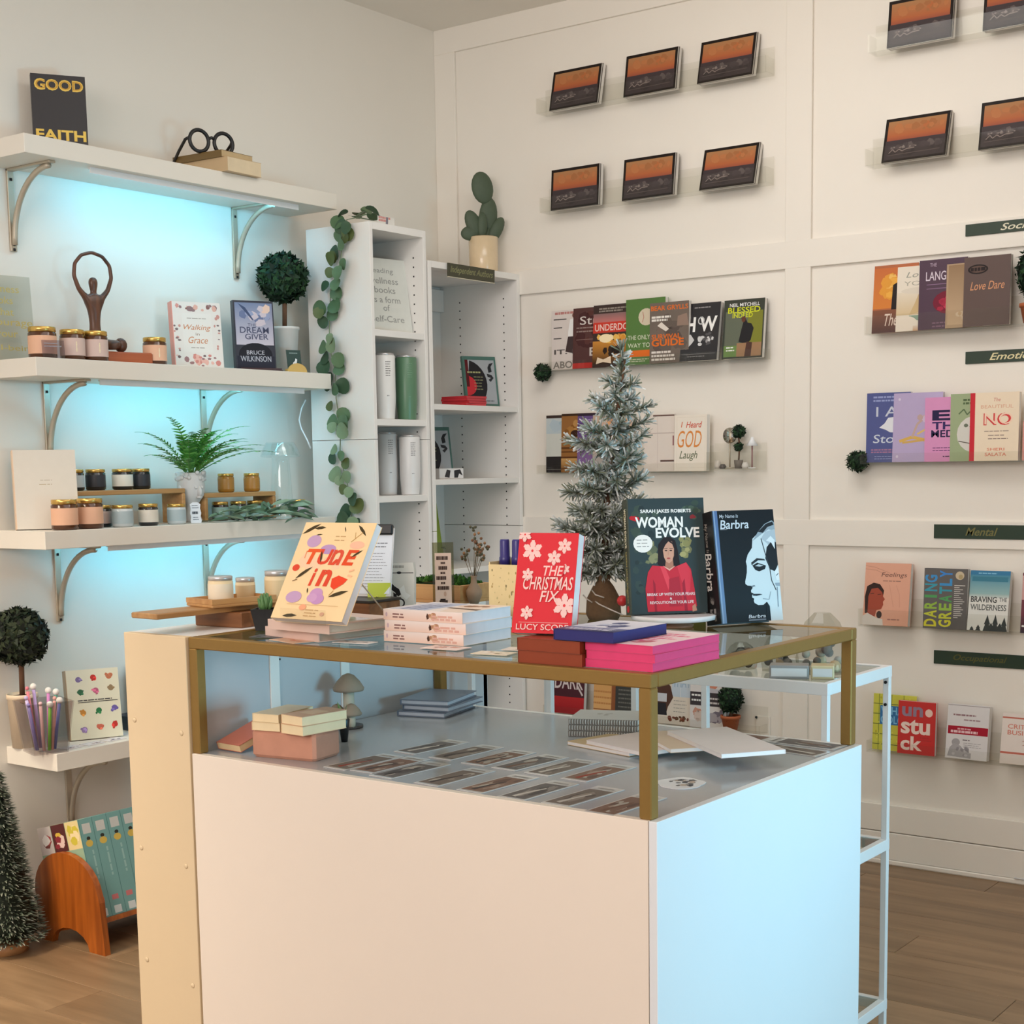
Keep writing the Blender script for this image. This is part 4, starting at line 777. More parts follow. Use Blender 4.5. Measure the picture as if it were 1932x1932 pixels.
jar('honey coloured jar first on the short riser', (.085, -1.255, z2), .027, .062, AMB2, cm(C(176, 120, 48), .4), GJ)
jar('honey coloured jar nearest the glass vase on the short riser', (.085, -1.138, z2), .027, .062, AMB2, cm(C(176, 120, 48), .4), GJ)
jar('teal labelled jar under the short riser by its leg', (.105, -1.303, S3), .027, .062, SMOKE, TEALP, GJ)
jar('teal labelled jar under the middle of the short riser', (.105, -1.222, S3), .027, .062, SMOKE, TEALP, GJ)
jar('teal labelled jar under the far end of the short riser', (.105, -1.146, S3), .027, .062, SMOKE, TEALP, GJ)
jar('small jar with lavender label beside the glass vase foot', (.150, -.985, S3), .026, .062, AMBER, LAV, GJ)
r = thing('price_tag', 'white scalloped price tag before the fern planter', 'tag', (.205, -1.497, S3), (R(-6), 0, R(64)))
MB().prism([(x*.001, z*.001) for x, z in ((-16, 0), (-18, 8), (-15, 20), (-18, 32), (-15, 46), (-17, 60), (-8, 66), (8, 66), (17, 60), (15, 46), (18, 32), (15, 20), (18, 8), (16, 0))], -.001, .001).build('plate', cm(C(226, 232, 238)), r)
art(mb := MB(), [('lines', .15, .85, .86, 2, .10, .04, C(120, 130, 140)), ('lines', .15, .85, .56, 1, .1, .12, C(60, 70, 80)), ('lines', .2, .8, .3, 2, .1, .04, C(130, 140, 150))], lambda u, v, d: (-.016+.032*u, -.0012-d, .066*v)); mb.build('printed_text', PRINT, r)
# fern in a head shaped planter
fp = thing('potted_fern', 'green fern growing from a white head shaped planter', 'plant', (.105, -1.425, S3), (0, 0, R(85)))
PLM = mat('planter_plaster', C(214, 212, 210), .6, noise=.06, scale=30)
mb = MB(); mb.lathe([(.030, 0), (.033, .006), (.024, .030), (.021, .055), (.028, .068), (.040, .085), (.045, .110), (.044, .140), (.041, .158), (.036, .160), (.036, .150)], 24)
mb.build('planter', PLM, fp)
mb = MB(); mb.ball(.012, (.0, -.044, .098), seg=8, rings=6, sz=1.5, sx=.6); mb.ball(.006, (.012, -.042, .112), seg=8, rings=5); mb.ball(.006, (-.012, -.042, .112), seg=8, rings=5); mb.ball(.010, (0, -.041, .080), seg=8, rings=5, sz=.5); mb.ball(.010, (.044, 0, .105), seg=8, rings=6, sz=1.5, sx=.5); mb.ball(.010, (-.044, 0, .105), seg=8, rings=6, sz=1.5, sx=.5)
mb.build('face', PLM, fp)
mb = MB(); q = random.Random(4)
for i in range(34):
    a = q.uniform(0, 6.28); mb.ball(.007, (.044*math.cos(a), .044*math.sin(a), .135+q.uniform(0, .028)), seg=7, rings=5)
mb.build('curls', PLM, fp)
def frond(az, L, elev, seed):
    mb = MB(); q = random.Random(seed); n = 20; p = Vector((.012*math.cos(az), .012*math.sin(az), .150)); pts = [p]
    for i in range(n):
        el = elev-(elev+R(20))*.85*(i/n)**1.3
        p = p+Vector((math.cos(az)*math.cos(el), math.sin(az)*math.cos(el), math.sin(el)))*(L/n); pts.append(p)
    mb.tube(pts, [.0015*(1-i/(n+1))+.0004 for i in range(n+1)], 5, c=C(96, 140, 66))
    side = Vector((-math.sin(az), math.cos(az), 0))
    for i in range(3, n+1):
        t = i/n; l = .026*(math.sin(math.pi*min(1, t*.88+.10))**.8)*q.uniform(.85, 1.1); d = (pts[i]-pts[i-1]).normalized()
        for s in (-1, 1):
            p = pts[i]; u = (side*s*.9+d*.55+Vector((0, 0, q.uniform(-.25, .10)))).normalized(); w_ = d*.0040
            cc = q.choice([C(78, 146, 62), C(98, 166, 74), C(60, 122, 54), C(120, 184, 92)])
            mb.add([p-w_, p+u*l*.55-w_*.8, p+u*l, p+u*l*.55+w_*.8, p+w_], [(0, 1, 2, 3, 4)], cc)
    return mb
q = random.Random(12)
for i in range(30):
    az = i*2.39996+q.uniform(-.2, .2)
    if math.sin(az) > .35: az = -az
    el = R(q.uniform(30, 85)); L = q.uniform(.13, .20) if el > R(60) else q.uniform(.15, .225)
    if abs(math.cos(az)) > .8: L *= 1.08
    frond(az, L*1.28, el, i).build('frond', FOL, fp)
# olive branch
ob = thing('olive_branch', 'grey green olive branch lying over the shelf edge', 'branch', (.190, -1.235, S3+.012), (0, 0, R(90)))
mb = MB(); mb.tube([(-.24, .0, -.008), (-.12, -.01, -.004), (0, -.02, .002), (.10, -.03, .006), (.20, -.02, .012)], .0022, 6); mb.build('stem', mat('twig', C(96, 92, 64), .7), ob)
q = random.Random(21)
LM = {}
for k, c in enumerate((C(112, 144, 116), C(132, 162, 136), C(88, 118, 90), C(156, 180, 162))):
    mb = MB(); mb.add([(0, 0, 0), (.018, -.007, .003), (.042, -.006, .002), (.062, 0, -.004), (.042, .006, .002), (.018, .007, .003), (.030, 0, -.001)], [(0, 1, 6, 5), (1, 2, 3, 6), (6, 3, 4, 5)], None)
    LM[k] = mb.build('leaf', mat('olive_leaf_%d' % k, c, .5, noise=.1), ob)
first = True
for i in range(64):
    t = q.betavariate(2.4, 1.6); x = -.24+.44*t; s = q.choice((-1, 1)); k = q.randrange(4)
    o = LM[k] if (i < 4 and (k := i) is not None) else link('leaf', LM[k].data, ob)
    o.location = (x, -.030-.03*t+q.uniform(-.022, .016), q.uniform(-.004, .036)*(.4+t)); o.rotation_euler = (R(q.uniform(-50, 50)), R(q.uniform(-35, 20)), R(q.uniform(-70, 70)+(180 if q.random() < .25 else 0)))
    o.scale = (q.uniform(1.0, 1.5), q.uniform(1.3, 1.9), 1.4)
r = thing('glass_vase', 'clear glass vase with a flared bell top at the shelf end', 'vase', (.115, -1.028, S3))
MB().lathe([(.045, 0), (.046, .004), (.036, .012), (.038, .05), (.034, .12), (.030, .19), (.030, .205), (.066, .208), (.068, .212), (.060, .235), (.050, .255), (.046, .258)], 28, cap=False).build('glass', VGLASS, r)
MB().lathe([(.064, .214), (.056, .236), (.047, .254)], 28, cap=False).build('inner_glass', VGLASS, r)
# --- lowest shelf
topiary('dark ball topiary with bare trunk behind the pen cup', (.055, -2.065, S4), .084, .330, ([(.036, 0), (.043, .145), (.046, .147), (.046, .160), (.041, .160), (.040, .15)], cm(C(224, 204, 176), .5), .152), .008, 13, 1500, .018, cols=(C(36, 48, 34), C(52, 62, 42), C(22, 28, 22)))
pc = thing('pen_cup', 'clear tapered acrylic cup full of pastel pens', 'cup', (.180, -2.083, S4), (0, 0, R(72)))
def tapered(w0, w1, h, t):
    mb = MB()
    for k in range(4):
        a = math.pi/2*k; Mx = Matrix.Rotation(a, 4, 'Z')
        mb.add([(-w0, -w0, 0), (w0, -w0, 0), (w1, -w1, h), (-w1, -w1, h), (-w0+t, -w0+t, t), (w0-t, -w0+t, t), (w1-t, -w1+t, h), (-w1+t, -w1+t, h)], [(0, 1, 2, 3), (5, 4, 7, 6), (3, 2, 6, 7)], None, Mx)
    mb.add([(-w0, -w0, 0), (w0, -w0, 0), (w0, w0, 0), (-w0, w0, 0)], [(3, 2, 1, 0)])
    return mb
tapered(.050, .068, .152, .003).build('cup', glass('cup_acrylic', (.93, .92, .92), 1.35, .06, .05), pc)
q = random.Random(8)
for i, (c, where) in enumerate(((C(232, 150, 150), 'salmon'), (C(224, 128, 140), 'rose'), (C(130, 200, 60), 'lime green'), (C(216, 140, 200), 'pink'), (C(150, 140, 206), 'violet'), (C(120, 130, 200), 'blue'), (C(196, 170, 220), 'lilac'), (C(236, 190, 190), 'pale pink'), (C(90, 160, 140), 'teal'), (C(206, 190, 230), 'pale lilac'), (C(230, 170, 160), 'peach'))):
    a = i*2.4; p0 = Vector((.026*math.cos(a), .026*math.sin(a), .005)); p1 = Vector((.047*math.cos(a), .047*math.sin(a), .165+q.uniform(-.03, .02)))
    t = thing('pen', where+' pen standing in the clear acrylic cup', 'pen', (.180, -2.083, S4+.0035), (0, 0, R(72)), 'pens in the acrylic cup')
    MB().tube([p0, p0.lerp(p1, .95)], .005, 8).build('barrel', cm(c), t)
    MB().ball(.010 if i in (2, 3, 5, 6, 8) else .006, p1, seg=10, rings=7).build('pompom' if i in (2, 3, 5, 6, 8) else 'cap', cm(C(236, 232, 226), .8) if i in (2, 3, 5, 6, 8) else cm(c), t)
icons = []
for i, (u, v, c) in enumerate(((.24, .86, C(128, 116, 160)), (.52, .88, C(190, 60, 56)), (.82, .88, C(190, 120, 90)), (.26, .68, C(60, 110, 80)), (.55, .69, C(186, 100, 130)), (.84, .71, C(150, 130, 100)), (.28, .38, C(196, 140, 70)), (.58, .40, C(50, 120, 76)), (.88, .42, C(110, 100, 170)), (.28, .14, C(150, 130, 180)), (.58, .16, C(200, 110, 90)), (.86, .18, C(190, 60, 56)))):
    icons += [('e', u, v, .055, .04, c), ('n', u-.09, v-.07, u+.09, v+.06, 4, .025, .045, [c, tuple(min(1, x*1.25) for x in c)], i+3)]
book('cream alphabet book of small coloured animals on the lowest shelf', .160, .212, .034, (.125, -1.862, S4), rz=66, lean=9, cover=C(226, 226, 204), hard=True, front=icons+[('r', .2, .525, .95, .535, C(60, 60, 60)), ('lines', .2, .95, .565, 1, .1, .015, C(80, 80, 80))], spinecol=C(170, 150, 120))
for i, (x, y, a) in enumerate(((.19, -2.0, 8), (.19, -1.925, 4), (.19, -1.848, 2), (.135, -1.80, 0))):
    r = thing('postcard', ('small pale card lying nearest the pen cup', 'small pale card lying second from the pen cup', 'small pale card lying third from the pen cup', 'small pale card lying farthest along the low shelf')[i], 'card', (x, y, S4), (0, 0, R(90+a)), 'cards lying on the lowest shelf')
    MB().box(-.033, .033, -.022, .022, 0, .0012).build('card', cm(C(226, 222, 224)), r)
    art(mb := MB(), [('n', .1, .1, .95, .6, 9, .05, .14, [C(120, 110, 130), C(176, 150, 150), C(90, 90, 110)], i+2), ('lines', .1, .9, .85, 1, .1, .06, C(150, 150, 160))], lambda u, v, d: (-.033+.066*u, -.022+.044*v, .0012+d)); mb.build('card_print', PRINT, r)
for i in range(2): book(('lower', 'upper')[i]+' of two dark books lying at the cabinet end of the low shelf', .13, .19, .022, (.13, -1.655, S4+.0225*i), rz=88+4*i, flat=True, cover=C(38, 44, 58))
book('dark teal book standing behind the cream cabinet on the low shelf', .13, .19, .02, (.045, -1.585, S4), rz=80, lean=4, cover=C(40, 70, 84))

# ---------------------------------------------------------------- floor at the left
rk2 = thing('book_rack', 'orange stained wooden book rack with arched ends on the floor', 'rack', (0, 0, 0))
def endp(y):
    pts = []
    for i in range(17):
        a = math.pi*i/16; pts.append((.310-.145*math.cos(a)-.0, .150+.125*math.sin(a)))
    pts = [(.165, .150)]+pts[1:-1]+[(.460, .150), (.475, .0), (.415, 0)]
    for i in range(9):
        a = math.pi*i/8; pts.append((.32+.085*math.cos(a), .055*math.sin(a)))
    pts += [(.185, 0)]
    return MB().prism(pts, y, y+.019)
endp(-2.135).build('end_panel', ORANGEW, rk2); endp(-1.62).build('end_panel', ORANGEW, rk2)
a = R(15)
MB().box(-.225, .012, -2.116, -1.62, -.014, 0, M=Matrix.Translation((.425, 0, .092)) @ Matrix.Rotation(-a, 4, 'Y')).build('seat_board', ORANGEW, rk2)
MB().box(-.219, -.205, -2.116, -1.62, 0, .15, M=Matrix.Translation((.425, 0, .092)) @ Matrix.Rotation(-a, 4, 'Y')).build('back_board', ORANGEW, rk2)
TEAL = C(112, 158, 154)
tspine = [('r', 0, 0, 1, .03, C(76, 120, 118)), ('r', .05, .2, .15, .8, C(196, 196, 190)), ('e', .20, .5, .018, .14, C(50, 50, 44)), ('e', .25, .5, .035, .26, C(206, 176, 84)), ('lines', .32, .70, .7, 1, .2, .12, C(150, 186, 180)), ('r', .80, .25, .85, .7, C(196, 116, 116)), ('r', .91, .25, .985, .75, C(206, 214, 212))]
for i in range(5):
    t_ = .050 if i else .046
    y = -2.112+.0005+(.046 if i else 0)/1+(i-1)*.0505*(1 if i else 0)
    yc = (-2.112+.023) if i == 0 else (-2.112+.0465+.0505*(i-1)+.025)
    root = book(('front', 'second', 'third', 'fourth', 'fifth')[i]+' teal spined cookbook standing in the wooden rack', .200, .290, t_, (0, 0, 0), rz=180, cover=TEAL if i else C(168, 176, 140), hard=True, spinecol=TEAL, group='teal cookbooks in the wooden rack', spine=tspine,
         back=[('r', 0, 0, 1, 1, C(150, 178, 150)), ('r', 0, .72, .32, 1, C(206, 196, 190)), ('r', .33, .72, .66, 1, C(90, 44, 44)), ('r', .67, .72, 1, 1, C(226, 206, 150)), ('n', .02, .74, .31, .98, 6, .06, .12, [C(170, 70, 70), C(232, 226, 220), C(120, 60, 56)], 3), ('n', .34, .74, .65, .98, 7, .05, .1, [C(140, 50, 60), C(216, 180, 70), C(230, 200, 190)], 4), ('n', .68, .74, .99, .98, 7, .05, .1, [C(206, 190, 70), C(240, 220, 170), C(130, 90, 60)], 5), ('lines', .3, .9, .62, 4, .05, .015, C(190, 206, 186)), ('r', .62, .02, 1, .34, C(150, 80, 70)), ('n', .62, .05, .98, .32, 7, .06, .12, [C(206, 190, 180), C(120, 60, 56)], 6)] if i == 0 else ())
    # stands on the sloping board, leaning back to the wall
    M = Matrix.Translation((.425, yc, .092)) @ Matrix.Rotation(R(-15), 4, 'Y') @ Matrix.Translation((-.100, 0, .0005)) @ Matrix.Rotation(R(180), 4, 'Z')
    root.matrix_world = M
mt = thing('mini_tree', 'frosted bottle brush tree on a wooden disc foot', 'tree', (.19, -2.258, 0))
MB().cyl(.062, 0, .030, 20).build('base', wood('tree_disc', C(190, 140, 92), C(160, 112, 70)), mt)
mb = MB(); q = random.Random(31); mb.lathe([(.085, .05), (.088, .09), (.045, .30), (.004, .50)], 14, c=C(36, 44, 34))
for i in range(4200):
    t = q.random()**.75; z = .035+.49*(1-t); rr_ = .118*(t)**.9+.004; aa = q.uniform(0, 6.283)
    d = Vector((math.cos(aa), math.sin(aa), q.uniform(-.35, .35))); p = Vector((0, 0, z))+Vector((math.cos(aa), math.sin(aa), 0))*rr_*q.uniform(.70, .9); e = p+d*.020; s_ = Vector((-math.sin(aa), math.cos(aa), q.uniform(-.5, .5)))*.0035
    c0 = q.choice([C(70, 82, 66), C(88, 98, 82), C(54, 66, 52)]); c1 = q.choice([C(166, 170, 150), C(130, 138, 118), C(104, 114, 96), C(196, 198, 184)])
    mb.add([p-s_, p+s_, e], [(0, 1, 2)], (c0, c0, c1))
mb.build('bristles', FOL, mt, 'stuff')

# ================================================================ bookcase contents
B1 = [z+.0005 for z in (1.827, 1.525, 1.261, .96)]; B2 = [z+.0005 for z in (1.583, 1.314, .985)]
r = thing('quote_sign', 'pale acrylic sign with grey lettering on the bookcase top shelf', 'sign', (.330, -.690, B1[0]), (R(-9), 0, R(80)))
MB().box(-.105, .105, -.003, .003, 0, .262, b=.001).build('plate', mat('pale_sign', C(214, 214, 206), .4), r)
art(mb := MB(), [('t', s, x0, y, x1, y+.085, C(150, 150, 146), .004) for s, x0, x1, y in (('Reading', .20, .72, .78), ('wellness', .18, .80, .655), ('books', .28, .72, .53), ('is a form', .22, .80, .40), ('of', .42, .56, .29), ('Self-Care', .14, .84, .14))], lambda u, v, d: (-.105+.21*u, -.0032-d, .262*v)); mb.build('lettering', PRINT, r)
def tumbler(label, loc, r, h, c, tc, rz=60):
    t = thing('tumbler', label, 'tumbler', loc, (0, 0, R(rz)), 'tumblers in the narrow bookcase')
    MB().lathe([(r*.84, 0), (r*.86, .003), (r, h*.30), (r, h*.955), (r*.96, h*.965)], 26).build('body', cm(c, .35), t)
    MB().lathe([(r*.93, h*.962), (r*.93, h*.985), (r*.86, h), (r*.3, h)], 24).build('lid', mat('tumbler_lid', C(196, 196, 196), .25, metal=.6), t)
    art(mb := MB(), [('t', 'ONE STOP', .4, .55, .6, .95, tc, .004, 0, -90), ('lines', .40, .62, .92, 7, .055, .02, tc), ('lines', .44, .56, .10, 1, .1, .02, tc)][1:], lambda u, v, d: ((r+d+.0003)*math.sin((u-.5)*2.4), -(r+d+.0003)*math.cos((u-.5)*2.4), h*(.30+.62*v))); mb.build('printed_text', PRINT, t)
tumbler('white tumbler beside the green one', (.345, -.738, B1[1]), .037, .228, C(232, 230, 226), C(120, 116, 112))
tumbler('sage green tumbler on the narrow bookcase shelf', (.345, -.624, B1[1]), .038, .226, C(92, 130, 100), C(116, 152, 124))
tumbler('white tumbler in front on the shelf below the green one', (.352, -.623, B1[2]), .037, .212, C(226, 224, 222), C(130, 128, 126))
tumbler('white tumbler standing behind its twin, below the green one', (.275, -.655, B1[2]), .037, .224, C(222, 220, 218), C(150, 148, 146))
rec = [('r', .07, .06, .95, .93, C(166, 170, 174)), ('p', [(.07, .24)]+[(.07+.62*math.sin(a_), .45+.48*math.cos(a_)) for a_ in [i*math.pi/14 for i in range(1, 14)]]+[(.07, .06), (.07, .93)], C(38, 36, 40)), ('p', [(.07, .24)]+[(.07+.30*math.sin(a_), .42+.20*math.cos(a_)) for a_ in [i*math.pi/10 for i in range(11)]], C(200, 50, 58)), ('r', .07, .40, .16, .93, C(92, 24, 30)), ('lines', .12, .52, .70, 1, .1, .03, C(170, 170, 120)), ('lines', .3, .6, .60, 5, .06, .015, C(150, 150, 110)), ('p', [(.74, .78), (.80, .86), (.92, .88), (.84, .80), (.86, .70), (.76, .68)], C(40, 40, 44)), ('p', [(.70, .66), (.84, .64), (.90, .58), (.80, .50), (.74, .54), (.82, .58), (.72, .60)], C(50, 50, 54)), ('lines', .55, .9, .13, 1, .1, .015, C(80, 84, 88))]
book('teal edged book with a black record in the corner bookcase', .150, .196, .012, (.288, -.112, B2[0]), rz=70, lean=9, cover=C(72, 112, 102), front=rec, hard=True)
book('teal edged book with a black record on the lower corner shelf', .150, .196, .012, (.225, -.325, B2[1]), rz=68, lean=10, cover=C(66, 106, 98), front=rec, hard=True)
for i in range(4): book(('lowest', 'second', 'third', 'topmost')[i]+' of four slim red books stacked in the corner bookcase', .115, .125, .0085, (.315, -.262+.004*(i % 2), B2[0]+.009*i), rz=90+3*((i*5) % 3-1), flat=True, cover=C(196, 44, 54), pages=C(206, 70, 76), group='slim red books in the corner bookcase')
r = thing('ornament_box', 'small white and black patterned box on the lower corner shelf', 'box', (.335, -.385, B2[1]), (0, 0, R(75)))
MB().box(-.055, .055, -.02, .02, 0, .038, b=.002).build('box', cm(C(222, 220, 218)), r)
art(mb := MB(), [('p', [(.2, .2), (.3, .9), (.45, .8), (.4, .1)], C(60, 58, 60)), ('p', [(.6, .1), (.6, .8), (.85, .9), (.95, .3), (.8, .5), (.75, .1)], C(50, 50, 52))], lambda u, v, d: (-.055+.11*u, -.0203-d, .038*v)); mb.build('box_print', PRINT, r)
book('lime green folder leaning low in the corner bookcase', .13, .255, .010, (.22, -.37, B2[2]), rz=68, lean=14, cover=C(136, 158, 52))
r = thing('wall_sign', 'green sign with gold script on the corner bookcase top edge', 'sign', (.4035, -.316, 2.0605), (R(1.2), R(.0), R(90)))
MB().box(-.138, .138, -.004, .0, -.0235, .0235, b=.0008).build('plate', mat('green_sign_dark', C(56, 56, 34), .35), r)
MB().box(-.138, .138, -.0042, .0, -.0265, -.0236).build('edge', cm(C(196, 190, 170)), r)
art(mb := MB(), [('t', 'Independent Authors', .05, .18, .96, .82, C(136, 136, 96), .012, .35)], lambda u, v, d: (-.138+.276*u, -.0041-d, -.0235+.047*v)); mb.build('lettering', PRINT, r)
# cactus
ca = thing('potted_cactus', 'dark green paddle cactus in a cream pot on the corner bookcase', 'plant', (.30, -.105, 2.0837), (0, 0, R(52)))
MB().lathe([(.050, 0), (.054, .008), (.056, .135), (.052, .138), (.050, .128)], 26).build('pot', mat('cream_pot', C(222, 198, 162), .25, noise=.06, coat=.3), ca)
MB().cyl(.050, .115, .126, 18).build('soil', mat('soil', C(66, 48, 34), .9, noise=.3), ca)
CG = mat('cactus_green', C(74, 88, 68), .6, noise=.12, scale=60, bump=.15)
for x, y, z, rx_, rz_, tilt in ((.000, 0, .320, .042, .060, -10), (.022, .005, .215, .036, .072, 6), (-.040, -.012, .185, .030, .052, -24), (-.050, -.01, .150, .040, .028, -8), (.050, 0, .165, .025, .055, 30), (-.008, -.018, .178, .020, .050, 2)):
    mb = MB(); mb.ball(1, (0, 0, 0), seg=14, rings=10, sx=rx_, sy=.013, sz=rz_, M=Matrix.Translation((x, y, z)) @ Matrix.Rotation(R(tilt), 4, 'Y')); mb.build('paddle', CG, ca)
for nm, pts in (('stalk', [(0, 0, .12), (.015, 0, .15), (.022, .003, .17)]),): MB().tube(pts, .010, 8).build(nm, CG, ca)
# eucalyptus garland
eg = thing('eucalyptus_garland', 'round leaved green garland hanging down the narrow bookcase side', 'garland', (0, 0, 0))
path = [(.330, -.79, 2.198), (.300, -.83, 2.205), (.285, -.868, 2.195), (.262, -.872, 2.12), (.250, -.874, 2.05), (.205, -.876, 1.97), (.195, -.876, 1.88), (.190, -.876, 1.78), (.215, -.876, 1.69), (.215, -.876, 1.60), (.232, -.876, 1.50), (.225, -.876, 1.40), (.255, -.876, 1.31), (.275, -.876, 1.22), (.270, -.876, 1.15)]
path = [(x+(.026 if i > 2 else .022), y, z) for i, (x, y, z) in enumerate(path)]
MB().tube(path, .002, 6).build('stem', mat('green_stem', C(110, 124, 96), .6), eg)
EU = []
for k, c in enumerate((C(78, 108, 74), C(96, 124, 88), C(58, 86, 60), C(128, 148, 112), C(92, 104, 58))):
    mb = MB(); n = 14
    rim = [(.030+.030*math.cos(2*math.pi*i/n+math.pi), .028*math.sin(2*math.pi*i/n+math.pi), .004*math.cos(4*math.pi*i/n)) for i in range(n)]
    vs = rim+[(.032, 0, -.003)]
    mb.add(vs, [(i, (i+1) % n, n) for i in range(n)], None, None, True)
    o = mb.build('leaf', mat('eucalyptus_%d' % k, c, .5, noise=.12), eg); EU.append(o)
q = random.Random(17)
def along(t):
    f = t*(len(path)-1); i = min(int(f), len(path)-2); return Vector(path[i]).lerp(Vector(path[i+1]), f-i)
for i in range(62):
    k = q.randrange(5) if i >= 5 else i
    o = EU[k] if i < 5 else link('leaf', EU[k].data, eg)
    t = i/61; p = along(t); s = 1 if i % 2 else -1
    sc = q.uniform(.62, 1.05) if t > .12 else q.uniform(.7, 1.0)
    o.scale = (sc, sc, sc)
    if t < .13:
        o.location = p+Vector((q.uniform(-.05, .03), q.uniform(-.01, .03), q.uniform(0, .012)+.004)); o.rotation_euler = (R(q.uniform(-35, 35)), R(q.uniform(-35, -5)), R(q.uniform(0, 360)))
    else:
        # leaf plane roughly facing the room, spreading to both sides of the stem
        ang = q.uniform(-60, 60)+(0 if s > 0 else 180)
        o.location = p+Vector((s*.004, -.004-q.uniform(0, .020), q.uniform(-.008, .008)))
        o.rotation_euler = (Matrix.Rotation(R(q.uniform(-16, 16)), 3, 'Z') @ Matrix.Rotation(R(90+q.uniform(-22, 10)), 3, 'X') @ Matrix.Rotation(R(ang), 3, 'Z')).to_euler()
r = thing('price_label', 'small red printed label standing on the narrow bookcase top', 'label', (.39, -.762, 2.1823), (0, 0, R(90)))
MB().box(-.043, .043, -.0006, .0006, 0, .026).build('label', cm(C(226, 222, 214)), r)
art(mb := MB(), [('lines', .05, .8, .95, 2, .36, .28, C(206, 140, 134)), ('p', [(.46, .05), (.5, .95), (.62, .95), (.6, .05)], C(130, 126, 136))], lambda u, v, d: (-.043+.086*u, -.0007-d, .026*v)); mb.build('label_print', PRINT, r)
r = thing('cable', 'white cable looping out behind the narrow bookcase', 'cable', (0, 0, 0))
MB().tube([(.085, -.865, 1.60), (.075, -.878, 1.57), (.068, -.884, 1.53), (.075, -.882, 1.50), (.092, -.872, 1.46), (.098, -.862, 1.43)], .003, 6).build('wire', METALW, r)

# ================================================================ things on the glass top
T = ZT+.0003
for i, (x, y, z, rz_) in enumerate(((1.728, -2.502, T, -10), (1.768, -2.530, T+.0205, -5))):
    book(('lower', 'upper')[i]+' of two pale pink books under the propped cream cover', .180, .186, .020, (x, y, z), rz=rz_+90, flat=True, cover=C(226, 196, 182), pages=C(222, 214, 200), hard=True,
         front=[('n', .1, .1, .9, .9, 14, .05, .12, [C(206, 150, 140), C(232, 206, 196), C(150, 110, 104)], 4+i), ('r', .2, .4, .8, .6, C(236, 220, 208))])
es = thing('acrylic_easel', 'clear easel propping the cream cover with red lettering', 'easel', (1.815, -2.585, T+.0412))
MB().box(-.06, .06, -.075, .06, 0, .003, b=.0005).build('base', ACRYL, es)
MB().box(-.06, .06, -.077, -.074, 0, .030).build('lip', ACRYL, es)
MB().box(-.05, .05, -.0015, .0015, 0, .16, M=Matrix.Translation((0, -.035, .003)) @ Matrix.Rotation(R(-31), 4, 'X')).build('back_rest', ACRYL, es)
MB().tube([(.03, .03, .10), (.065, .10, .003)], .0015, 6).build('wire', NICKEL, es)
OC = C(246, 214, 164); PU = C(196, 160, 196); RD = C(222, 74, 48); LF = C(70, 58, 34)
def leafp(x, y, l, a, wd=.22):
    ca, sa = math.cos(R(a)), math.sin(R(a))
    return ('p', [(x+ca*l*u-sa*l*wd*v, y+(sa*l*u+ca*l*wd*v)*.88) for u, v in ((-.5, 0), (-.2, .4), (.15, .42), (.5, 0), (.15, -.3), (-.2, -.32))], LF)
tune = [('n', .05, .50, .95, .66, 8, .05, .1, [C(250, 196, 160), C(248, 206, 170)], 2), leafp(.12, .93, .26, 30), leafp(.24, .94, .16, 5, .3), leafp(.26, .87, .09, 5), leafp(.60, .93, .08, -60), leafp(.84, .92, .2, -40), ('e', .22, .80, .10, .065, PU), ('e', .46, .72, .11, .05, C(186, 150, 196)), ('lines', .50, .66, .86, 2, .04, .008, C(200, 160, 110)),
    ('l', [(.74, .80), (.86, .90)], .01, C(190, 150, 90)), ('l', [(.78, .84), (.76, .90)], .008, C(190, 150, 90)), ('e', .84, .77, .10, .04, C(246, 190, 160)),
    ('l', [(.17, .70), (.17, .62)], .012, C(240, 150, 100)), ('t', 'T', .18, .56, .38, .72, C(232, 92, 44), .035, .15), ('t', 'U', .36, .56, .55, .72, RD, .03, .15), ('t', 'n', .53, .56, .70, .72, C(220, 84, 60), .012, .15), ('t', 'E', .72, .56, .90, .72, C(226, 80, 40), .03, .15), leafp(.40, .64, .15, -75, .25), leafp(.88, .68, .16, 35, .22),
    ('p', [(.62, .56), (.56, .56), (.62, .62), (.68, .62)], RD), ('e', .10, .52, .05, .035, RD), leafp(.24, .47, .24, 38), ('t', 'i', .36, .34, .42, .52, RD, .03, .15), ('t', 'n', .46, .34, .64, .51, RD, .035, .15), ('p', [(.68, .34), (.66, .42), (.74, .455), (.80, .44), (.88, .42), (.84, .37), (.74, .31)], C(232, 72, 40)),
    leafp(.82, .27, .26, 18), ('e', .22, .22, .11, .06, PU), ('e', .52, .26, .09, .06, C(200, 152, 196)), ('e', .56, .21, .09, .055, C(196, 148, 196)), ('e', .48, .22, .07, .045, C(206, 160, 200)), leafp(.38, .29, .07, -70, .3), ('l', [(.70, .25), (.74, .30)], .01, C(190, 150, 90)), ('r', .16, .145, .88, .149, C(206, 170, 120)), ('e', .40, .12, .05, .03, C(244, 170, 130)), ('lines', .45, .65, .10, 3, .03, .008, C(200, 160, 110)), leafp(.26, .03, .2, 4, .25), ('e', .70, .06, .03, .02, C(220, 170, 140)), ('l', [(.12, .38), (.18, .40)], .01, C(120, 90, 60)), ('l', [(.86, .50), (.92, .52)], .02, C(246, 190, 150)), ('l', [(.86, .46), (.92, .45)], .02, C(246, 190, 150))]
book('cream book with red lettering, violet flowers and dark leaves on easel', .188, .214, .018, (1.815, -2.646, T+.0455), rz=1, lean=31, cover=OC, front=tune, pages=C(226, 222, 224))
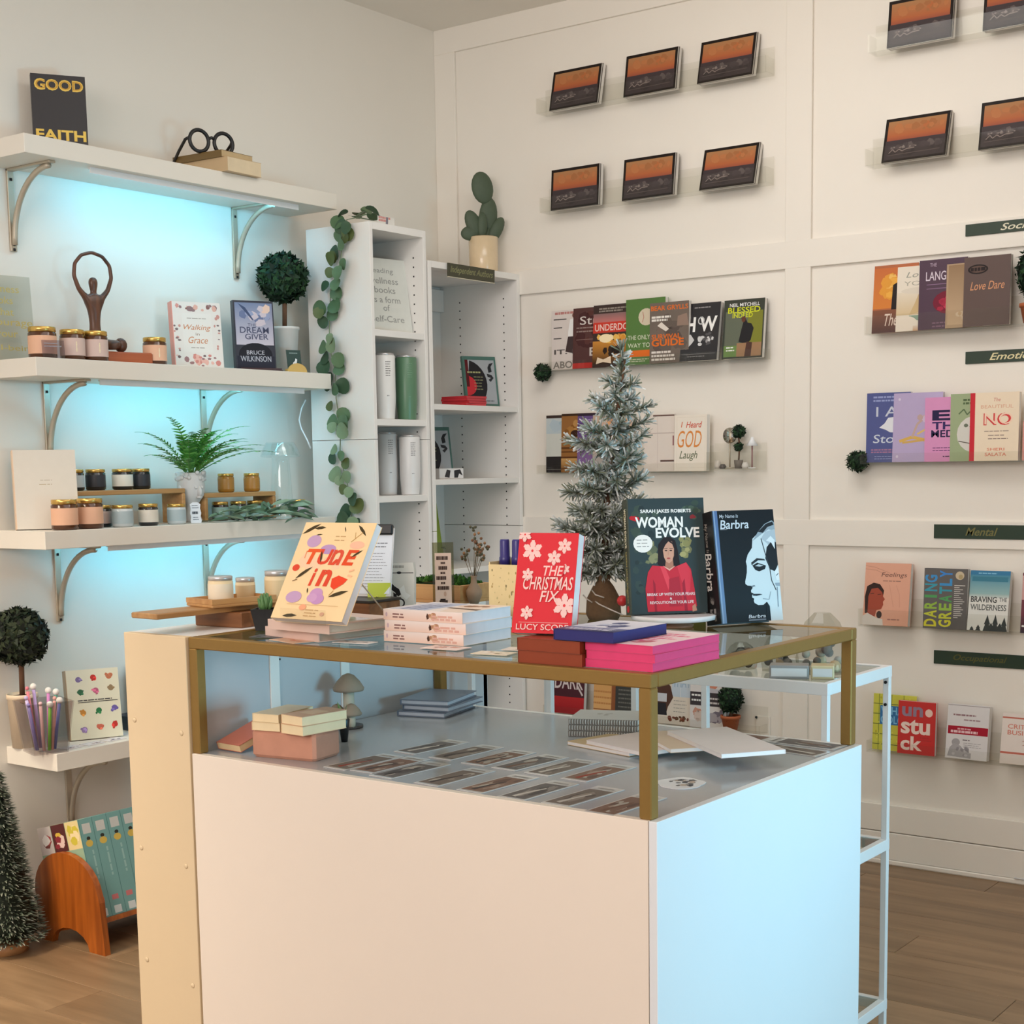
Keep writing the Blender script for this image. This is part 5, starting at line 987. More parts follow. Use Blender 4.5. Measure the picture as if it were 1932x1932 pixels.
# novels
PK = C(240, 216, 204)
for i in range(3):
    book(('lowest', 'middle', 'topmost')[i]+' of three white and pink novels stacked on the glass top', .160, .196, .0212, (1.995+.003*(i == 1), -2.438, T+.0214*i), rz=92+(0, 1.2, -.6)[i], flat=True, cover=C(242, 230, 222), pages=C(232, 232, 240), group='stack of pink and white novels',
         spine=[('g', 0, 0, 1, 1, C(240, 206, 188), C(246, 232, 226)), ('e', .04, .5, .012, .22, C(206, 180, 190)), ('lines', .12, .28, .62, 2, .26, .14, C(150, 110, 104)), ('t', 'nadalie', .31, .3, .44, .7, C(206, 140, 120), .0, .2)][:3]+[('n', .50, .05, .70, .95, 10, .02, .05, [C(216, 176, 140), C(190, 140, 110)], 3), ('p', [(.56, .2), (.55, .5), (.565, .8), (.58, .6), (.585, .3)], C(84, 56, 44)), ('lines', .62, .96, .62, 2, .26, .2, C(226, 176, 160))],
         front=[('g', .05, .5, .95, .97, C(176, 184, 206), C(206, 204, 214)), ('p', [(.02, .3), (.5, .42), (.98, .3), (.98, .05), (.02, .05)], C(236, 214, 196)), ('p', [(.3, .02), (.42, .46), (.5, .46), (.42, .02)], C(96, 72, 52)), ('n', .5, .05, .95, .5, 10, .05, .12, [C(230, 196, 176), C(150, 112, 84), C(206, 170, 140)], 6), ('lines', .1, .9, .85, 3, .1, .04, C(110, 120, 150))] if i == 2 else ())
# brown stack and the leaning red paperback
for i in range(2): book(('lower', 'upper')[i]+' of two books with brown page edges under the red snowflake paperback', .134, .17, .0215, (2.393, -2.567, T+.0217*i), rz=1-2*i, flat=True, cover=C(132, 58, 30), pages=C(140, 58, 26), group='books with brown page edges')
SN = C(246, 206, 200)
def flake(x, y, r, c=SN):
    L = []
    for k in range(3):
        a = math.pi*k/3+math.pi/6
        ca, sa = math.cos(a), math.sin(a)
        L.append(('l', [(x-ca*r, y-sa*r*.62), (x+ca*r, y+sa*r*.62)], r*.30, c))
    for k in range(6):
        a = math.pi*k/3+math.pi/6
        L.append(('e', x+math.cos(a)*r*.62, y+math.sin(a)*r*.62*.62, r*.28, r*.19, c))
    L.append(('e', x, y, r*.42, r*.27, c)); L.append(('e', x, y, r*.12, r*.08, C(226, 60, 66)))
    return L
XR = C(222, 44, 56)
xm = [('r', 0, 0, 1, 1, XR)]+flake(.24, .82, .17)+flake(.78, .87, .12)+flake(.62, .75, .12)+flake(.82, .64, .08)+flake(.20, .58, .10)+flake(.86, .28, .19)+flake(.24, .20, .11)+flake(.1, .98, .12)+[
    ('p', [(.46, .56), (.48, .655), (.82, .68), (.80, .575)], XR)]+[('t', 'THE', .46, .57, .80, .67, SN, .012, .2), ('t', 'CHRISTMAS', .14, .43, .98, .56, SN, .012, .2), ('t', 'FIX', .44, .31, .76, .42, SN, .012, .2), ('l', [(.12, .105), (.95, .105)], .006, SN), ('t', 'LUCY SCORE', .08, .03, .96, .09, SN, .012)]
book('red paperback scattered with white snowflakes leaning on the brown books', .114, .180, .028, (2.343, -2.596, T+.0440), rz=12, lean=14, cover=XR, front=xm, pages=C(226, 220, 222))
MG = C(224, 62, 116)
for i in range(3):
    book(('lowest', 'middle', 'topmost')[i]+' of three pink edged books stacked at the brass corner', .137, .212, .0144, (2.5335+.001*(i == 1), -2.537, T+.0146*i), rz=-2+1.2*(i == 1), flat=True, cover=C(220, 70, 120), pages=MG, group='pink edged books at the corner',
         front=[('g', .0, .0, 1, 1, C(232, 196, 200), C(240, 220, 222)), ('lines', .1, .9, .8, 6, .1, .05, C(220, 90, 130)), ('n', .1, .1, .9, .5, 12, .05, .14, [C(226, 120, 150), C(244, 226, 228), C(190, 100, 110)], 4)] if i == 2 else ())
book('navy edged book lying on the pink stack', .124, .168, .019, (2.466, -2.568, T+.0441), rz=-1, flat=True, cover=C(38, 38, 92), pages=C(40, 40, 110), front=[('g', 0, .2, 1, 1, C(206, 206, 220), C(226, 224, 232)), ('g', 0, 0, 1, .3, C(36, 36, 80), C(120, 124, 160)), ('lines', .1, .9, .22, 2, .08, .05, C(206, 206, 220)), ('n', .1, .3, .9, .9, 10, .08, .18, [C(190, 192, 210), C(236, 234, 240), C(90, 94, 130)], 4)])
# woman in red on a white stand
r = thing('cake_stand', 'round white stand under the dark teal portrait book', 'stand', (2.268, -2.020, T))
MB().lathe([(.040, 0), (.042, .004), (.018, .008), (.016, .014)], 24).build('foot', cm(C(150, 104, 78)), r)
MB().lathe([(.080, .0145), (.090, .017), (.091, .026), (.086, .0265)], 36).build('plate', cm(C(240, 240, 242), .2), r)
DT = C(52, 68, 72)
we = [('r', 0, 0, 1, 1, DT), ('n', .02, .62, .45, .98, 16, .03, .08, [C(70, 88, 80), C(64, 80, 72), C(44, 58, 62)], 2), ('n', .6, .8, .98, .99, 10, .03, .07, [C(76, 96, 84), C(60, 78, 70)], 3), ('n', .20, .42, .42, .66, 16, .03, .06, [C(120, 124, 92), C(96, 104, 84), C(140, 140, 104)], 4), ('n', .64, .46, .84, .68, 16, .03, .06, [C(140, 138, 92), C(120, 122, 88), C(166, 160, 110)], 5), ('n', .02, .1, .2, .6, 8, .03, .07, [C(60, 76, 74), C(46, 60, 62)], 6),
    ('t', 'SARAH JAKES ROBERTS', .17, .865, .83, .905, Wh, .03), ('n', .02, .80, .18, .86, 5, .03, .06, [C(190, 40, 50)], 7), ('n', .80, .80, .90, .86, 3, .02, .04, [C(140, 50, 58)], 8), ('t', 'WOMAN', .10, .745, .72, .84, Wh, .032), ('t', 'EVOLVE', .36, .655, .93, .745, Wh, .032), ('e', .19, .61, .125, .078, C(240, 238, 234)), ('lines', .11, .27, .645, 3, .028, .007, C(150, 150, 150)),
    ('p', [(.37, .43), (.39, .60), (.46, .66), (.54, .665), (.61, .63), (.64, .54), (.66, .42), (.60, .40), (.42, .40)], C(40, 34, 38)),
    ('p', [(.46, .38), (.48, .47), (.57, .47), (.58, .38)], C(176, 124, 104)), ('p', [(.445, .55), (.455, .49), (.48, .45), (.52, .435), (.56, .455), (.585, .50), (.59, .56), (.57, .62), (.52, .64), (.47, .61)], C(206, 156, 134)), ('p', [(.445, .55), (.47, .62), (.52, .645), (.58, .61), (.59, .56), (.57, .60), (.52, .625), (.48, .595)], C(40, 34, 38)),
    ('e', .485, .545, .018, .006, C(56, 40, 40)), ('e', .548, .545, .018, .006, C(56, 40, 40)), ('l', [(.515, .545), (.512, .505)], .006, C(184, 132, 112)), ('e', .515, .478, .024, .007, C(176, 76, 78)), ('l', [(.46, .562), (.505, .565)], .006, C(60, 44, 42)), ('l', [(.53, .565), (.575, .562)], .006, C(60, 44, 42)),
    ('p', [(.22, .02), (.20, .22), (.24, .36), (.30, .42), (.42, .41), (.52, .385), (.62, .41), (.74, .44), (.80, .38), (.84, .2), (.86, .06), (.80, .02)], C(200, 50, 66)), ('p', [(.40, .41), (.50, .20), (.52, .30), (.46, .41)], C(226, 74, 88)), ('p', [(.62, .41), (.74, .44), (.80, .36), (.78, .20), (.72, .16)], C(216, 62, 78)), ('p', [(.34, .02), (.33, .26), (.30, .3), (.31, .02)], C(160, 40, 58)), ('p', [(.70, .02), (.68, .26), (.71, .3), (.74, .02)], C(160, 40, 58)), ('p', [(.50, .06), (.51, .30), (.64, .32), (.68, .06)], C(176, 46, 62)), ('p', [(.80, .06), (.84, .08), (.86, .02), (.80, .01)], C(190, 140, 120)),
    ('p', [(.44, .415), (.52, .385), (.60, .415), (.57, .395), (.52, .37), (.47, .395)], C(232, 176, 160)), ('t', 'BREAK UP WITH YOUR FEARS', .22, .155, .84, .18, C(232, 220, 220), .02), ('t', '&', .51, .12, .54, .14, C(232, 220, 220), .02), ('t', 'REVOLUTIONIZE YOUR LIFE', .25, .085, .82, .11, C(232, 220, 220), .02)]
book('dark teal book with a woman in a red jacket on the white stand', .166, .242, .040, (2.256, -2.028, T+.0266), rz=46, lean=8, cover=DT, spinecol=C(64, 66, 52), front=we, hard=True, spine=[('n', .02, .1, .98, .9, 30, .01, .03, [C(96, 90, 60), C(60, 70, 60), C(120, 112, 72)], 3), ('t', 'SARAH JAKES ROBERTS', .45, .35, .90, .65, C(196, 176, 110), .01), ('t', 'WOMAN EVOLVE', .08, .3, .42, .7, C(236, 226, 196), .03), ('e', .95, .5, .03, .28, C(206, 50, 56))])
# black portrait book
BB = C(20, 22, 28); PA = C(206, 220, 226)
bar = [('r', 0, 0, 1, 1, BB), ('g', 0, 0, .09, 1, C(110, 138, 172), C(84, 112, 160)), ('r', .03, 0, .045, 1, C(150, 174, 200)), ('t', 'My Name Is', .12, .925, .42, .965, C(196, 204, 216), .004, .15), ('t', 'Barbra', .12, .835, .58, .915, C(206, 216, 226), .012, .15), ('r', .12, .83, .22, .833, C(206, 216, 226)),
    ('p', [(.80, .0), (.80, .12), (.76, .17), (.70, .145), (.62, .145), (.56, .165), (.55, .185), (.56, .205), (.53, .215), (.53, .235), (.56, .25), (.52, .262), (.52, .28), (.55, .30), (.54, .32), (.47, .325), (.44, .34), (.44, .36), (.48, .44), (.49, .50), (.48, .54), (.52, .60), (.60, .66), (.62, .74), (.74, .80), (.90, .84), (1, .82), (1, 0)], PA),
    ('p', [(.62, .72), (.72, .80), (.84, .87), (.96, .90), (1, .88), (1, .80), (.9, .82), (.78, .78)], C(150, 166, 178)), ('p', [(.72, .80), (.86, .87), (.97, .89), (.99, .86), (.88, .84), (.80, .79)], C(34, 36, 42)), ('p', [(.76, .74), (.84, .80), (1, .82), (1, .60), (.90, .66), (.84, .70)], C(176, 190, 200)), ('p', [(.80, .56), (.84, .66), (.94, .72), (1, .70), (1, .50), (.94, .44), (.86, .46)], C(26, 28, 34)), ('p', [(.84, .72), (.92, .70), (.97, .64), (.98, .72), (.92, .76)], C(220, 230, 236)), ('l', [(.76, .74), (.80, .62), (.86, .46), (.87, .36), (.93, .27)], .014, C(50, 54, 62)),
    ('p', [(.56, .525), (.66, .565), (.78, .555), (.80, .54), (.68, .545), (.58, .51)], C(40, 42, 48)), ('p', [(.58, .50), (.66, .525), (.80, .495), (.78, .465), (.68, .445), (.62, .46)], C(26, 28, 34)), ('p', [(.62, .495), (.68, .51), (.76, .495), (.70, .488)], C(190, 204, 212)), ('l', [(.60, .50), (.56, .515)], .008, C(30, 32, 38)),
    ('p', [(.52, .318), (.58, .326), (.60, .315), (.55, .308)], C(120, 132, 142)), ('p', [(.55, .248), (.66, .245), (.70, .237), (.60, .228), (.54, .232)], C(40, 42, 50)), ('l', [(.70, .20), (.80, .19), (.84, .26)], .012, C(150, 166, 176)), ('p', [(.93, .44), (1, .48), (1, .36), (.95, .36)], C(226, 234, 238)), ('l', [(.95, .40), (.99, .42)], .012, C(90, 100, 110)), ('p', [(.92, .335), (1, .335), (1, .305), (.93, .310)], C(150, 166, 180)), ('l', [(.95, .30), (.94, .12)], .012, C(120, 140, 156)), ('p', [(.76, .17), (.80, .13), (.80, .0), (.72, .0)], BB), ('t', 'Barbra', .44, .032, .72, .062, C(206, 214, 224), .01, .15), ('r', .44, .008, .72, .022, C(110, 118, 130))]
book('thick black book with a pale profile portrait standing on the glass', .153, .236, .056, (2.384, -1.921, T+.0042), rz=61, lean=10, cover=BB, spinecol=C(20, 18, 18), front=bar, hard=True, spine=[('t', 'My Name Is', .10, .38, .36, .62, C(150, 140, 130), .004, .15), ('t', 'Barbra', .36, .26, .70, .74, C(206, 200, 192), .012, .15), ('n', .74, .35, .83, .65, 6, .02, .04, [C(120, 116, 110), C(70, 66, 64)], 4), ('t', 'Barbra', .86, .3, .93, .5, C(150, 146, 140), .01, .15), ('lines', .86, .99, .72, 1, .2, .14, C(140, 136, 130))])
# cream carton of pump bottles
cb = thing('speckled_carton', 'cream speckled carton holding three navy capped bottles', 'box', (2.045, -2.272, T), (0, 0, R(4)))
CREAMC = mat('speckled_card', C(236, 214, 160), .7, noise=.05)
mb = MB()
for a in ((-.043, .043, -.04, -.038, 0, .142), (-.043, .043, .038, .04, 0, .150), (-.043, -.041, -.038, .038, 0, .147), (.041, .043, -.038, .038, 0, .147), (-.041, .041, -.038, .038, 0, .002)): mb.box(*a)
mb.build('carton', CREAMC, cb)
art(mb := MB(), [('n', .03, .02, .97, .96, 70, .010, .03, [C(196, 176, 120), C(206, 190, 140), C(150, 136, 96), C(180, 150, 96)], 5)], lambda u, v, d: (-.043+.086*u, -.0402-d, .142*v)); mb.build('speckle_print', PRINTM, cb)
NAVY = mat('navy_cap', C(52, 46, 118), .3)
for i, (dx, wh) in enumerate(((-.028, 'left end'), (.001, 'middle'), (.030, 'far right'))):
    b = thing('pump_bottle', 'navy capped bottle at the '+wh+' of the cream carton', 'bottle', (2.045+dx, -2.272+.015*(i-1)*.2, T+.0024), group='navy capped bottles')
    MB().lathe([(.012, 0), (.0125, .09), (.0125, .128), (.011, .134)], 16).build('bottle', mat('navy_glass', C(34, 30, 70), .15), b)
    MB().lathe([(.0118, .1345), (.0118, .152), (.0105, .154), (.0100, .186), (.0088, .189)], 16).build('cap', NAVY, b)
# flat cards and stickers on the glass
FC = [(1.640, -2.578, 20, .075, .05, C(90, 88, 88), 'dark printed card lying at the corner of the pink books'), (1.735, -2.612, -16, .10, .05, C(238, 200, 170), 'peach printed card lying before the pink books'), (1.868, -2.572, 8, .085, .035, C(228, 222, 218), 'white sticker sheet with black blots beside the novels'),
      (2.085, -2.555, 4, .085, .05, C(226, 206, 196), 'pale pink card lying before the novels'), (2.215, -2.575, 10, .075, .045, C(226, 212, 186), 'cream floral card lying before the brown books'), (2.225, -2.500, 14, .07, .045, C(220, 208, 194), 'cream floral card lying behind its twin by the brown books')]
for i, (x, y, a, w_, h_, c, lab) in enumerate(FC):
    r = thing('postcard', lab, 'card', (x, y, T), (0, 0, R(a)), 'cards lying on the glass top')
    MB().box(-w_/2, w_/2, -h_/2, h_/2, 0, .0012).build('card', cm(c), r)
    cs = [[C(40, 40, 44), C(150, 150, 150)], [C(246, 220, 196), C(226, 160, 130)], [C(36, 34, 36), C(226, 220, 216)], [C(206, 150, 130), C(150, 96, 84)], [C(190, 130, 100), C(150, 150, 110), C(240, 230, 214)], [C(190, 150, 130), C(240, 230, 214)]][i]
    art(mb := MB(), [('n', .08, .1, .92, .9, 9, .05, .13, cs, i+11)], lambda u, v, d: (-w_/2+w_*u, -h_/2+h_*v, .0013+d)); mb.build('card_print', PRINT, r)
# white pouch, bookmark stand, sunflower, tree
r = thing('gift_pouch', 'small white folded pouch with a black figure behind the novels', 'pouch', (1.590, -2.115, T), (R(-4), 0, R(30)))
MB().prism([(-.034, 0), (.034, 0), (.036, .10), (.033, .122), (-.033, .122), (-.036, .10)], -.012, .012).build('pouch', cm(C(224, 222, 214), .6), r)
art(mb := MB(), [('lines', .28, .74, .95, 1, .1, .05, C(170, 168, 162)), ('r', .02, .80, .98, .815, C(60, 58, 60)), ('e', .5, .81, .08, .025, C(50, 48, 50)), ('p', [(.10, .52), (.24, .62), (.34, .56), (.5, .50), (.56, .40), (.46, .36), (.36, .44), (.22, .50)], C(36, 34, 36)), ('p', [(.30, .44), (.42, .40), (.40, .22), (.32, .24)], C(40, 38, 40)), ('e', .54, .24, .15, .09, C(44, 42, 44)), ('e', .54, .24, .10, .06, C(220, 218, 212)), ('p', [(.5, .5), (.66, .58), (.72, .44), (.88, .38), (.74, .30), (.6, .36)], C(240, 240, 236))], lambda u, v, d: (-.035+.07*u, -.0122-d, .122*v)); mb.build('pouch_print', PRINT, r)
r = thing('seed_packet', 'small yellow green packet in front of the white pouch', 'packet', (1.605, -2.205, T), (R(-6), 0, R(32)))
MB().box(-.026, .026, -.002, .002, 0, .082).build('packet', cm(C(190, 204, 60)), r)
art(mb := MB(), [('n', .1, .1, .9, .7, 5, .08, .2, [C(60, 120, 50), C(220, 222, 90), C(40, 70, 40)], 2)], lambda u, v, d: (-.026+.052*u, -.0022-d, .082*v)); mb.build('packet_print', PRINT, r)
r = thing('bookmark_stand', 'tall narrow pink card of dark lettering in a clear stand', 'card', (1.548, -1.905, T), (R(-3), 0, R(38)))
MB().box(-.026, .026, -.0015, .0015, 0, .158).build('stand', glass('stand_acrylic', (.80, .80, .70), 1.4, .06, .05), r)
MB().box(-.020, .020, -.0032, -.0017, .004, .132).build('card', cm(C(232, 206, 190), .6), r)
BRN = C(70, 50, 44)
art(mb := MB(), [('t', 'Reading', .08, .86, .92, .95, BRN, .02, .1), ('t', 'is', .38, .79, .62, .84, BRN, .02, .1), ('t', 'Sexy', .2, .68, .8, .77, BRN, .02, .1), ('t', 'and', .32, .60, .68, .66, BRN, .02, .1), ('t', 'Thinking', .06, .48, .94, .57, BRN, .02, .1), ('t', 'is', .38, .41, .62, .46, BRN, .02, .1), ('t', 'Sexier', .12, .29, .88, .39, BRN, .02, .1), ('e', .62, .2, .06, .03, C(90, 66, 58)), ('r', .2, .03, .8, .1, C(90, 70, 62)), ('r', .3, .1, .5, .14, C(50, 40, 38))][:0] + [('lines', .10, .92, .94, 1, .1, .07, BRN), ('lines', .36, .64, .83, 1, .1, .04, BRN), ('lines', .22, .80, .75, 1, .1, .07, BRN), ('lines', .34, .68, .64, 1, .1, .04, BRN), ('lines', .08, .92, .56, 1, .1, .07, BRN), ('lines', .36, .64, .45, 1, .1, .04, BRN), ('lines', .14, .86, .37, 1, .1, .07, BRN), ('e', .6, .22, .08, .05, C(206, 170, 150)), ('r', .25, .03, .75, .10, C(70, 56, 50)), ('r', .30, .10, .62, .13, C(36, 30, 30))], lambda u, v, d: (-.020+.04*u, -.0034-d, .004+.128*v)); mb.build('lettering', PRINT, r)
art(mb := MB(), [('n', .25, .2, .75, .8, 6, .06, .16, [C(60, 66, 50), C(90, 96, 70)], 3)], lambda u, v, d: (-.020+.04*u, -.0018-d, .134+.02*v)); mb.build('emblem', PRINT, r)
sf = thing('potted_sunflower', 'yellow sunflower in a lime green box between the portrait books', 'plant', (2.248, -1.902, T), (0, 0, R(30)))
MB().box(-.026, .026, -.016, .016, 0, .058, b=.002).build('box', cm(C(122, 140, 60)), sf)
MB().box(-.022, .020, -.006, .006, .058, .125, b=.002).build('leaf_block', cm(C(96, 120, 46)), sf)
MB().tube([(.004, -.010, .05), (.002, -.014, .085)], .002, 6).build('stem', LEAF, sf)
mb = MB()
for i in range(14):
    a_ = i*2*math.pi/14; mb.add([(.010*math.cos(a_-.18), 0, .010*math.sin(a_-.18)), (.025*math.cos(a_), -.002, .025*math.sin(a_)), (.010*math.cos(a_+.18), 0, .010*math.sin(a_+.18))], [(0, 1, 2)], None, Matrix.Translation((.004, -.020, .088)))
mb.build('petals', cm(C(226, 156, 30)), sf); MB().lathe([(.011, 0), (.009, .004), (.002, .005)], 14, M=Matrix.Translation((.004, -.019, .088)) @ Matrix.Rotation(R(90), 4, 'X')).build('flower_head', cm(C(90, 60, 20)), sf)
xt = thing('christmas_tree', 'frosted tabletop christmas tree in a burlap wrapped base', 'tree', (2.048, -1.955, T))
BUR = mat('burlap', C(112, 86, 62), .95, noise=.3, scale=120, bump=.6)
MB().lathe([(.034, 0), (.040, .012), (.038, .045), (.024, .072), (.014, .085), (.020, .098)], 16).build('burlap_base', BUR, xt)
mb = MB(); q = random.Random(3)
for i in range(4): a_ = i*1.5; mb.tube([(.030*math.cos(a_), -.036, .03+.012*i), (.030*math.cos(a_)+.02, -.052, .028+.01*i), (.04*math.cos(a_)+.04, -.045, .016+.012*i)], .0016, 5)
mb.build('lace_ribbon', cm(C(214, 204, 196), .7), xt)
MB().ball(.012, (.085, -.055, .048), seg=10, rings=8).build('red_berry', cm(C(200, 48, 52)), xt)
MB().tube([(0, 0, .08), (.01, 0, .25), (.035, 0, .42), (.062, 0, .57)], [.009, .007, .005, .002], 7).build('trunk', mat('bark', C(104, 72, 50), .8), xt)
def needle_branch(base, direction, L, seed, dens=1.0):
    mb = MB(); q = random.Random(seed); d = direction.normalized(); n = int(L*1250*dens)
    mb.tube([base, base+d*L*.5+Vector((0, 0, -.004)), base+d*L], [.0022, .0017, .001], 5, c=C(110, 104, 84))
    for i in range(n):
        t = q.uniform(.08, 1.06); p = base+d*L*min(t, 1); o = Vector((q.gauss(0, 1), q.gauss(0, 1), q.gauss(0, 1))).normalized()
        e = (o*.9+d*(.55 if t < .95 else 1.3)).normalized(); l = q.uniform(.018, .030); s_ = e.cross(Vector((q.gauss(0, 1), q.gauss(0, 1), q.gauss(0, 1)))).normalized()*.0017
        g0 = q.choice([C(92, 104, 88), C(78, 92, 76), C(104, 112, 92)]); fr = q.choice([C(210, 218, 218), C(190, 200, 198), C(150, 158, 146), C(226, 230, 230), C(128, 134, 112)])
        mb.add([p-s_, p+s_, p+e*l+s_, p+e*l-s_], [(0, 1, 2, 3)], (g0, g0, fr, fr))
    return mb
q = random.Random(41)
def trunk(z):
    pts = [(.08, 0), (.25, .01), (.42, .035), (.58, .062)]
    for (z0, x0), (z1, x1) in zip(pts[:-1], pts[1:]):
        if z <= z1: return Vector((x0+(x1-x0)*(z-z0)/(z1-z0), 0, z))
    return Vector((.062, 0, z))
k = 0
for z, n, L in ((.10, 9, .088), (.14, 9, .100), (.185, 9, .104), (.23, 8, .094), (.275, 8, .086), (.32, 7, .084), (.365, 7, .090), (.405, 5, .070), (.445, 4, .074), (.475, 3, .055), (.505, 3, .034)):
    for i in range(n):
        a_ = 2*math.pi*(i+.5*(k % 2))/n+q.uniform(-.25, .25); l = L*q.uniform(.75, 1.12)
        needle_branch(trunk(z), Vector((math.cos(a_), math.sin(a_), q.uniform(.05, .55))), l, k*31+i).build('branch', FOL, xt)
    k += 1
needle_branch(trunk(.50), Vector((.05, 0, 1)), .088, 999, 1.3).build('branch', FOL, xt)
# --- along the top of the side cabinet
r = thing('wood_block', 'brown wooden block under the bamboo boards on the cabinet top', 'block', (1.392, -2.41, T), (0, 0, R(3)))
MB().box(-.07, .07, -.09, .09, 0, .034, b=.002).build('block', WALNUT, r)
def board(label, loc, rz_, L, W_, H, rim=False):
    r = thing('bamboo_board', label, 'board', loc, (0, 0, R(rz_)), 'bamboo boards on the cabinet top')
    if rim:
        MB().box(-L/2, L/2, -W_/2, W_/2, 0, H*.4, b=.002).build('tray', OAK, r)
        mb = MB()
        for a in ((-L/2, L/2, -W_/2, -W_/2+.008), (-L/2, L/2, W_/2-.008, W_/2), (-L/2, -L/2+.008, -W_/2+.008, W_/2-.008), (L/2-.008, L/2, -W_/2+.008, W_/2-.008)): mb.box(*a, H*.4, H)
        mb.build('rim', OAK, r)
    else: MB().box(-L/2, L/2, -W_/2, W_/2, 0, H, b=.002).build('plank', OAK, r)
board('lower bamboo board jutting out toward the shop floor', (1.392, -2.545, T+.0345), 88, .30, .085, .012)
board('rimmed bamboo tray under the pale candle', (1.405, -2.465, T+.047), 80, .165, .105, .018, True)
board('second rimmed bamboo tray behind the black succulent pot', (1.420, -2.325, T+.0345), 85, .13, .11, .014, True)
WAX = mat('wax_glass', C(236, 214, 172), .3, noise=.04, coat=.4); SILVL = mat('silver_lid', C(196, 196, 196), .3, metal=.6)
jar('pale candle jar with silver lid standing on the bamboo tray', (1.415, -2.505, T+.0545), .027, .058, WAX, cm(C(240, 226, 200), .5), 'pale candles on the cabinet top', lidm=SILVL)
jar('taller pale candle jar behind the black succulent pot', (1.425, -2.345, T+.0405), .028, .074, WAX, cm(C(226, 204, 160), .5), 'pale candles on the cabinet top', lidm=SILVL)
jar('short candle jar half hidden between two taller ones', (1.375, -2.395, T+.0405), .022, .060, WAX, cm(C(214, 190, 150), .5), 'pale candles on the cabinet top', lidm=SILVL)
su = thing('potted_succulent', 'tiny green succulent in a black square pot by the easel', 'plant', (1.538, -2.492, T), (0, 0, R(30)))
tp = tapered(.018, .026, .046, .003); tp.box(-.022, .022, -.022, .022, .036, .040); tp.build('pot', BLACK, su)
q = random.Random(5)
for i in range(16):
    a_ = i*2.4; t_ = .15+.75*(i/16); d = Vector((math.cos(a_)*t_, math.sin(a_)*t_, 1-.4*t_)).normalized()
    MB().tube([Vector((d.x*.006, d.y*.006, .040)), Vector((d.x*.014, d.y*.014, .040+d.z*.018)), Vector((d.x*.022, d.y*.022, .040+d.z*.040))], [.004, .006, .0015], 6).build('leaf', mat('succulent', C(88, 130, 76), .5, noise=.2), su)
r = thing('wood_box', 'brown wooden box with dark top behind the pink books', 'box', (1.575, -2.235, T), (0, 0, R(2)))
MB().box(-.072, .072, -.055, .055, 0, .044, b=.002).build('box', WALNUT, r); MB().box(-.074, .074, -.057, .057, .0442, .050, b=.001).build('lid', cm(C(44, 36, 32)), r)
r = thing('price_clipboard', 'white sheet of small print under a black clip on the wooden box', 'clipboard', (1.585, -2.205, T+.0505), (R(-14), 0, R(22)))
MB().box(-.045, .045, -.002, .002, 0, .158, b=.001).build('board', cm(C(206, 204, 202)), r)
MB().box(-.042, .042, -.0032, -.0022, .006, .140).build('paper', cm(C(222, 228, 236), .7), r)
MB().box(-.042, .042, -.010, .004, .142, .166, b=.003).build('clip', BLACK, r); MB().cyl(.007, 0, .004, 12, M=Matrix.Translation((0, -.010, .154)) @ Matrix.Rotation(R(90), 4, 'X')).build('clip_button', NICKEL, r)
art(mb := MB(), [('lines', .1, .9, .88, 2, .06, .02, C(130, 134, 142)), ('lines', .1, .92, .70, 12, .052, .012, C(160, 164, 172))], lambda u, v, d: (-.042+.084*u, -.0034-d, .006+.134*v)); mb.build('printed_text', PRINT, r)
r = thing('moss_tray', 'wooden tray of dark green moss at the far end of the cabinet', 'tray', (1.425, -1.765, T), (0, 0, R(0)))
mb = MB()
for a in ((-.115, .115, -.065, -.055, .008, .046), (-.115, .115, .055, .065, .008, .046), (-.115, -.105, -.055, .055, .008, .046), (.105, .115, -.055, .055, .008, .046), (-.115, .115, -.065, .065, 0, .008)): mb.box(*a, b=.0012)
mb.build('tray', OAK, r)
mb = MB(); q = random.Random(9)
for i in range(900):
    x, y = q.uniform(-.100, .100), q.uniform(-.050, .050); z = .040+.018*math.sin((x+.1)*15.7)*q.uniform(.6, 1); s_ = q.uniform(.004, .008); a_ = q.uniform(0, 6.28)
    mb.add([(x-s_*math.cos(a_), y-s_*math.sin(a_), z), (x+s_*math.cos(a_), y+s_*math.sin(a_), z), (x, y, z+s_*1.6)], [(0, 1, 2)], q.choice([C(50, 92, 34), C(70, 116, 44), C(38, 72, 28)]))
mb.box(-.104, .104, -.054, .054, .009, .040, c=C(40, 60, 30)); mb.build('moss', FOL, r, 'stuff')
r = thing('flower_vase', 'small brown bud vase of dried flowers behind the carton', 'vase', (1.560, -1.80, T))
MB().lathe([(.011, 0), (.020, .022), (.020, .034), (.008, .052), (.007, .066), (.009, .070)], 18).build('vase', mat('clay_vase', C(150, 124, 100), .6), r)
q = random.Random(6); mb = MB(); mf = MB()
for i in range(9):
    e = Vector((q.uniform(-.05, .04), q.uniform(-.03, .03), q.uniform(.11, .185))); mb.tube([(0, 0, .06), (e.x*.4, e.y*.4, e.z*.65), e], .0009, 4)
    for k in range(6): mf.ball(.004, tuple(e+Vector((q.uniform(-.010, .010), q.uniform(-.010, .010), q.uniform(-.012, .010)))), seg=6, rings=4, c=q.choice([C(120, 84, 60), C(150, 110, 76), C(84, 80, 60)]))
mb.build('stems', mat('dry_stem', C(110, 92, 66), .8), r); mf.build('dried_flowers', FOL, r, 'stuff')

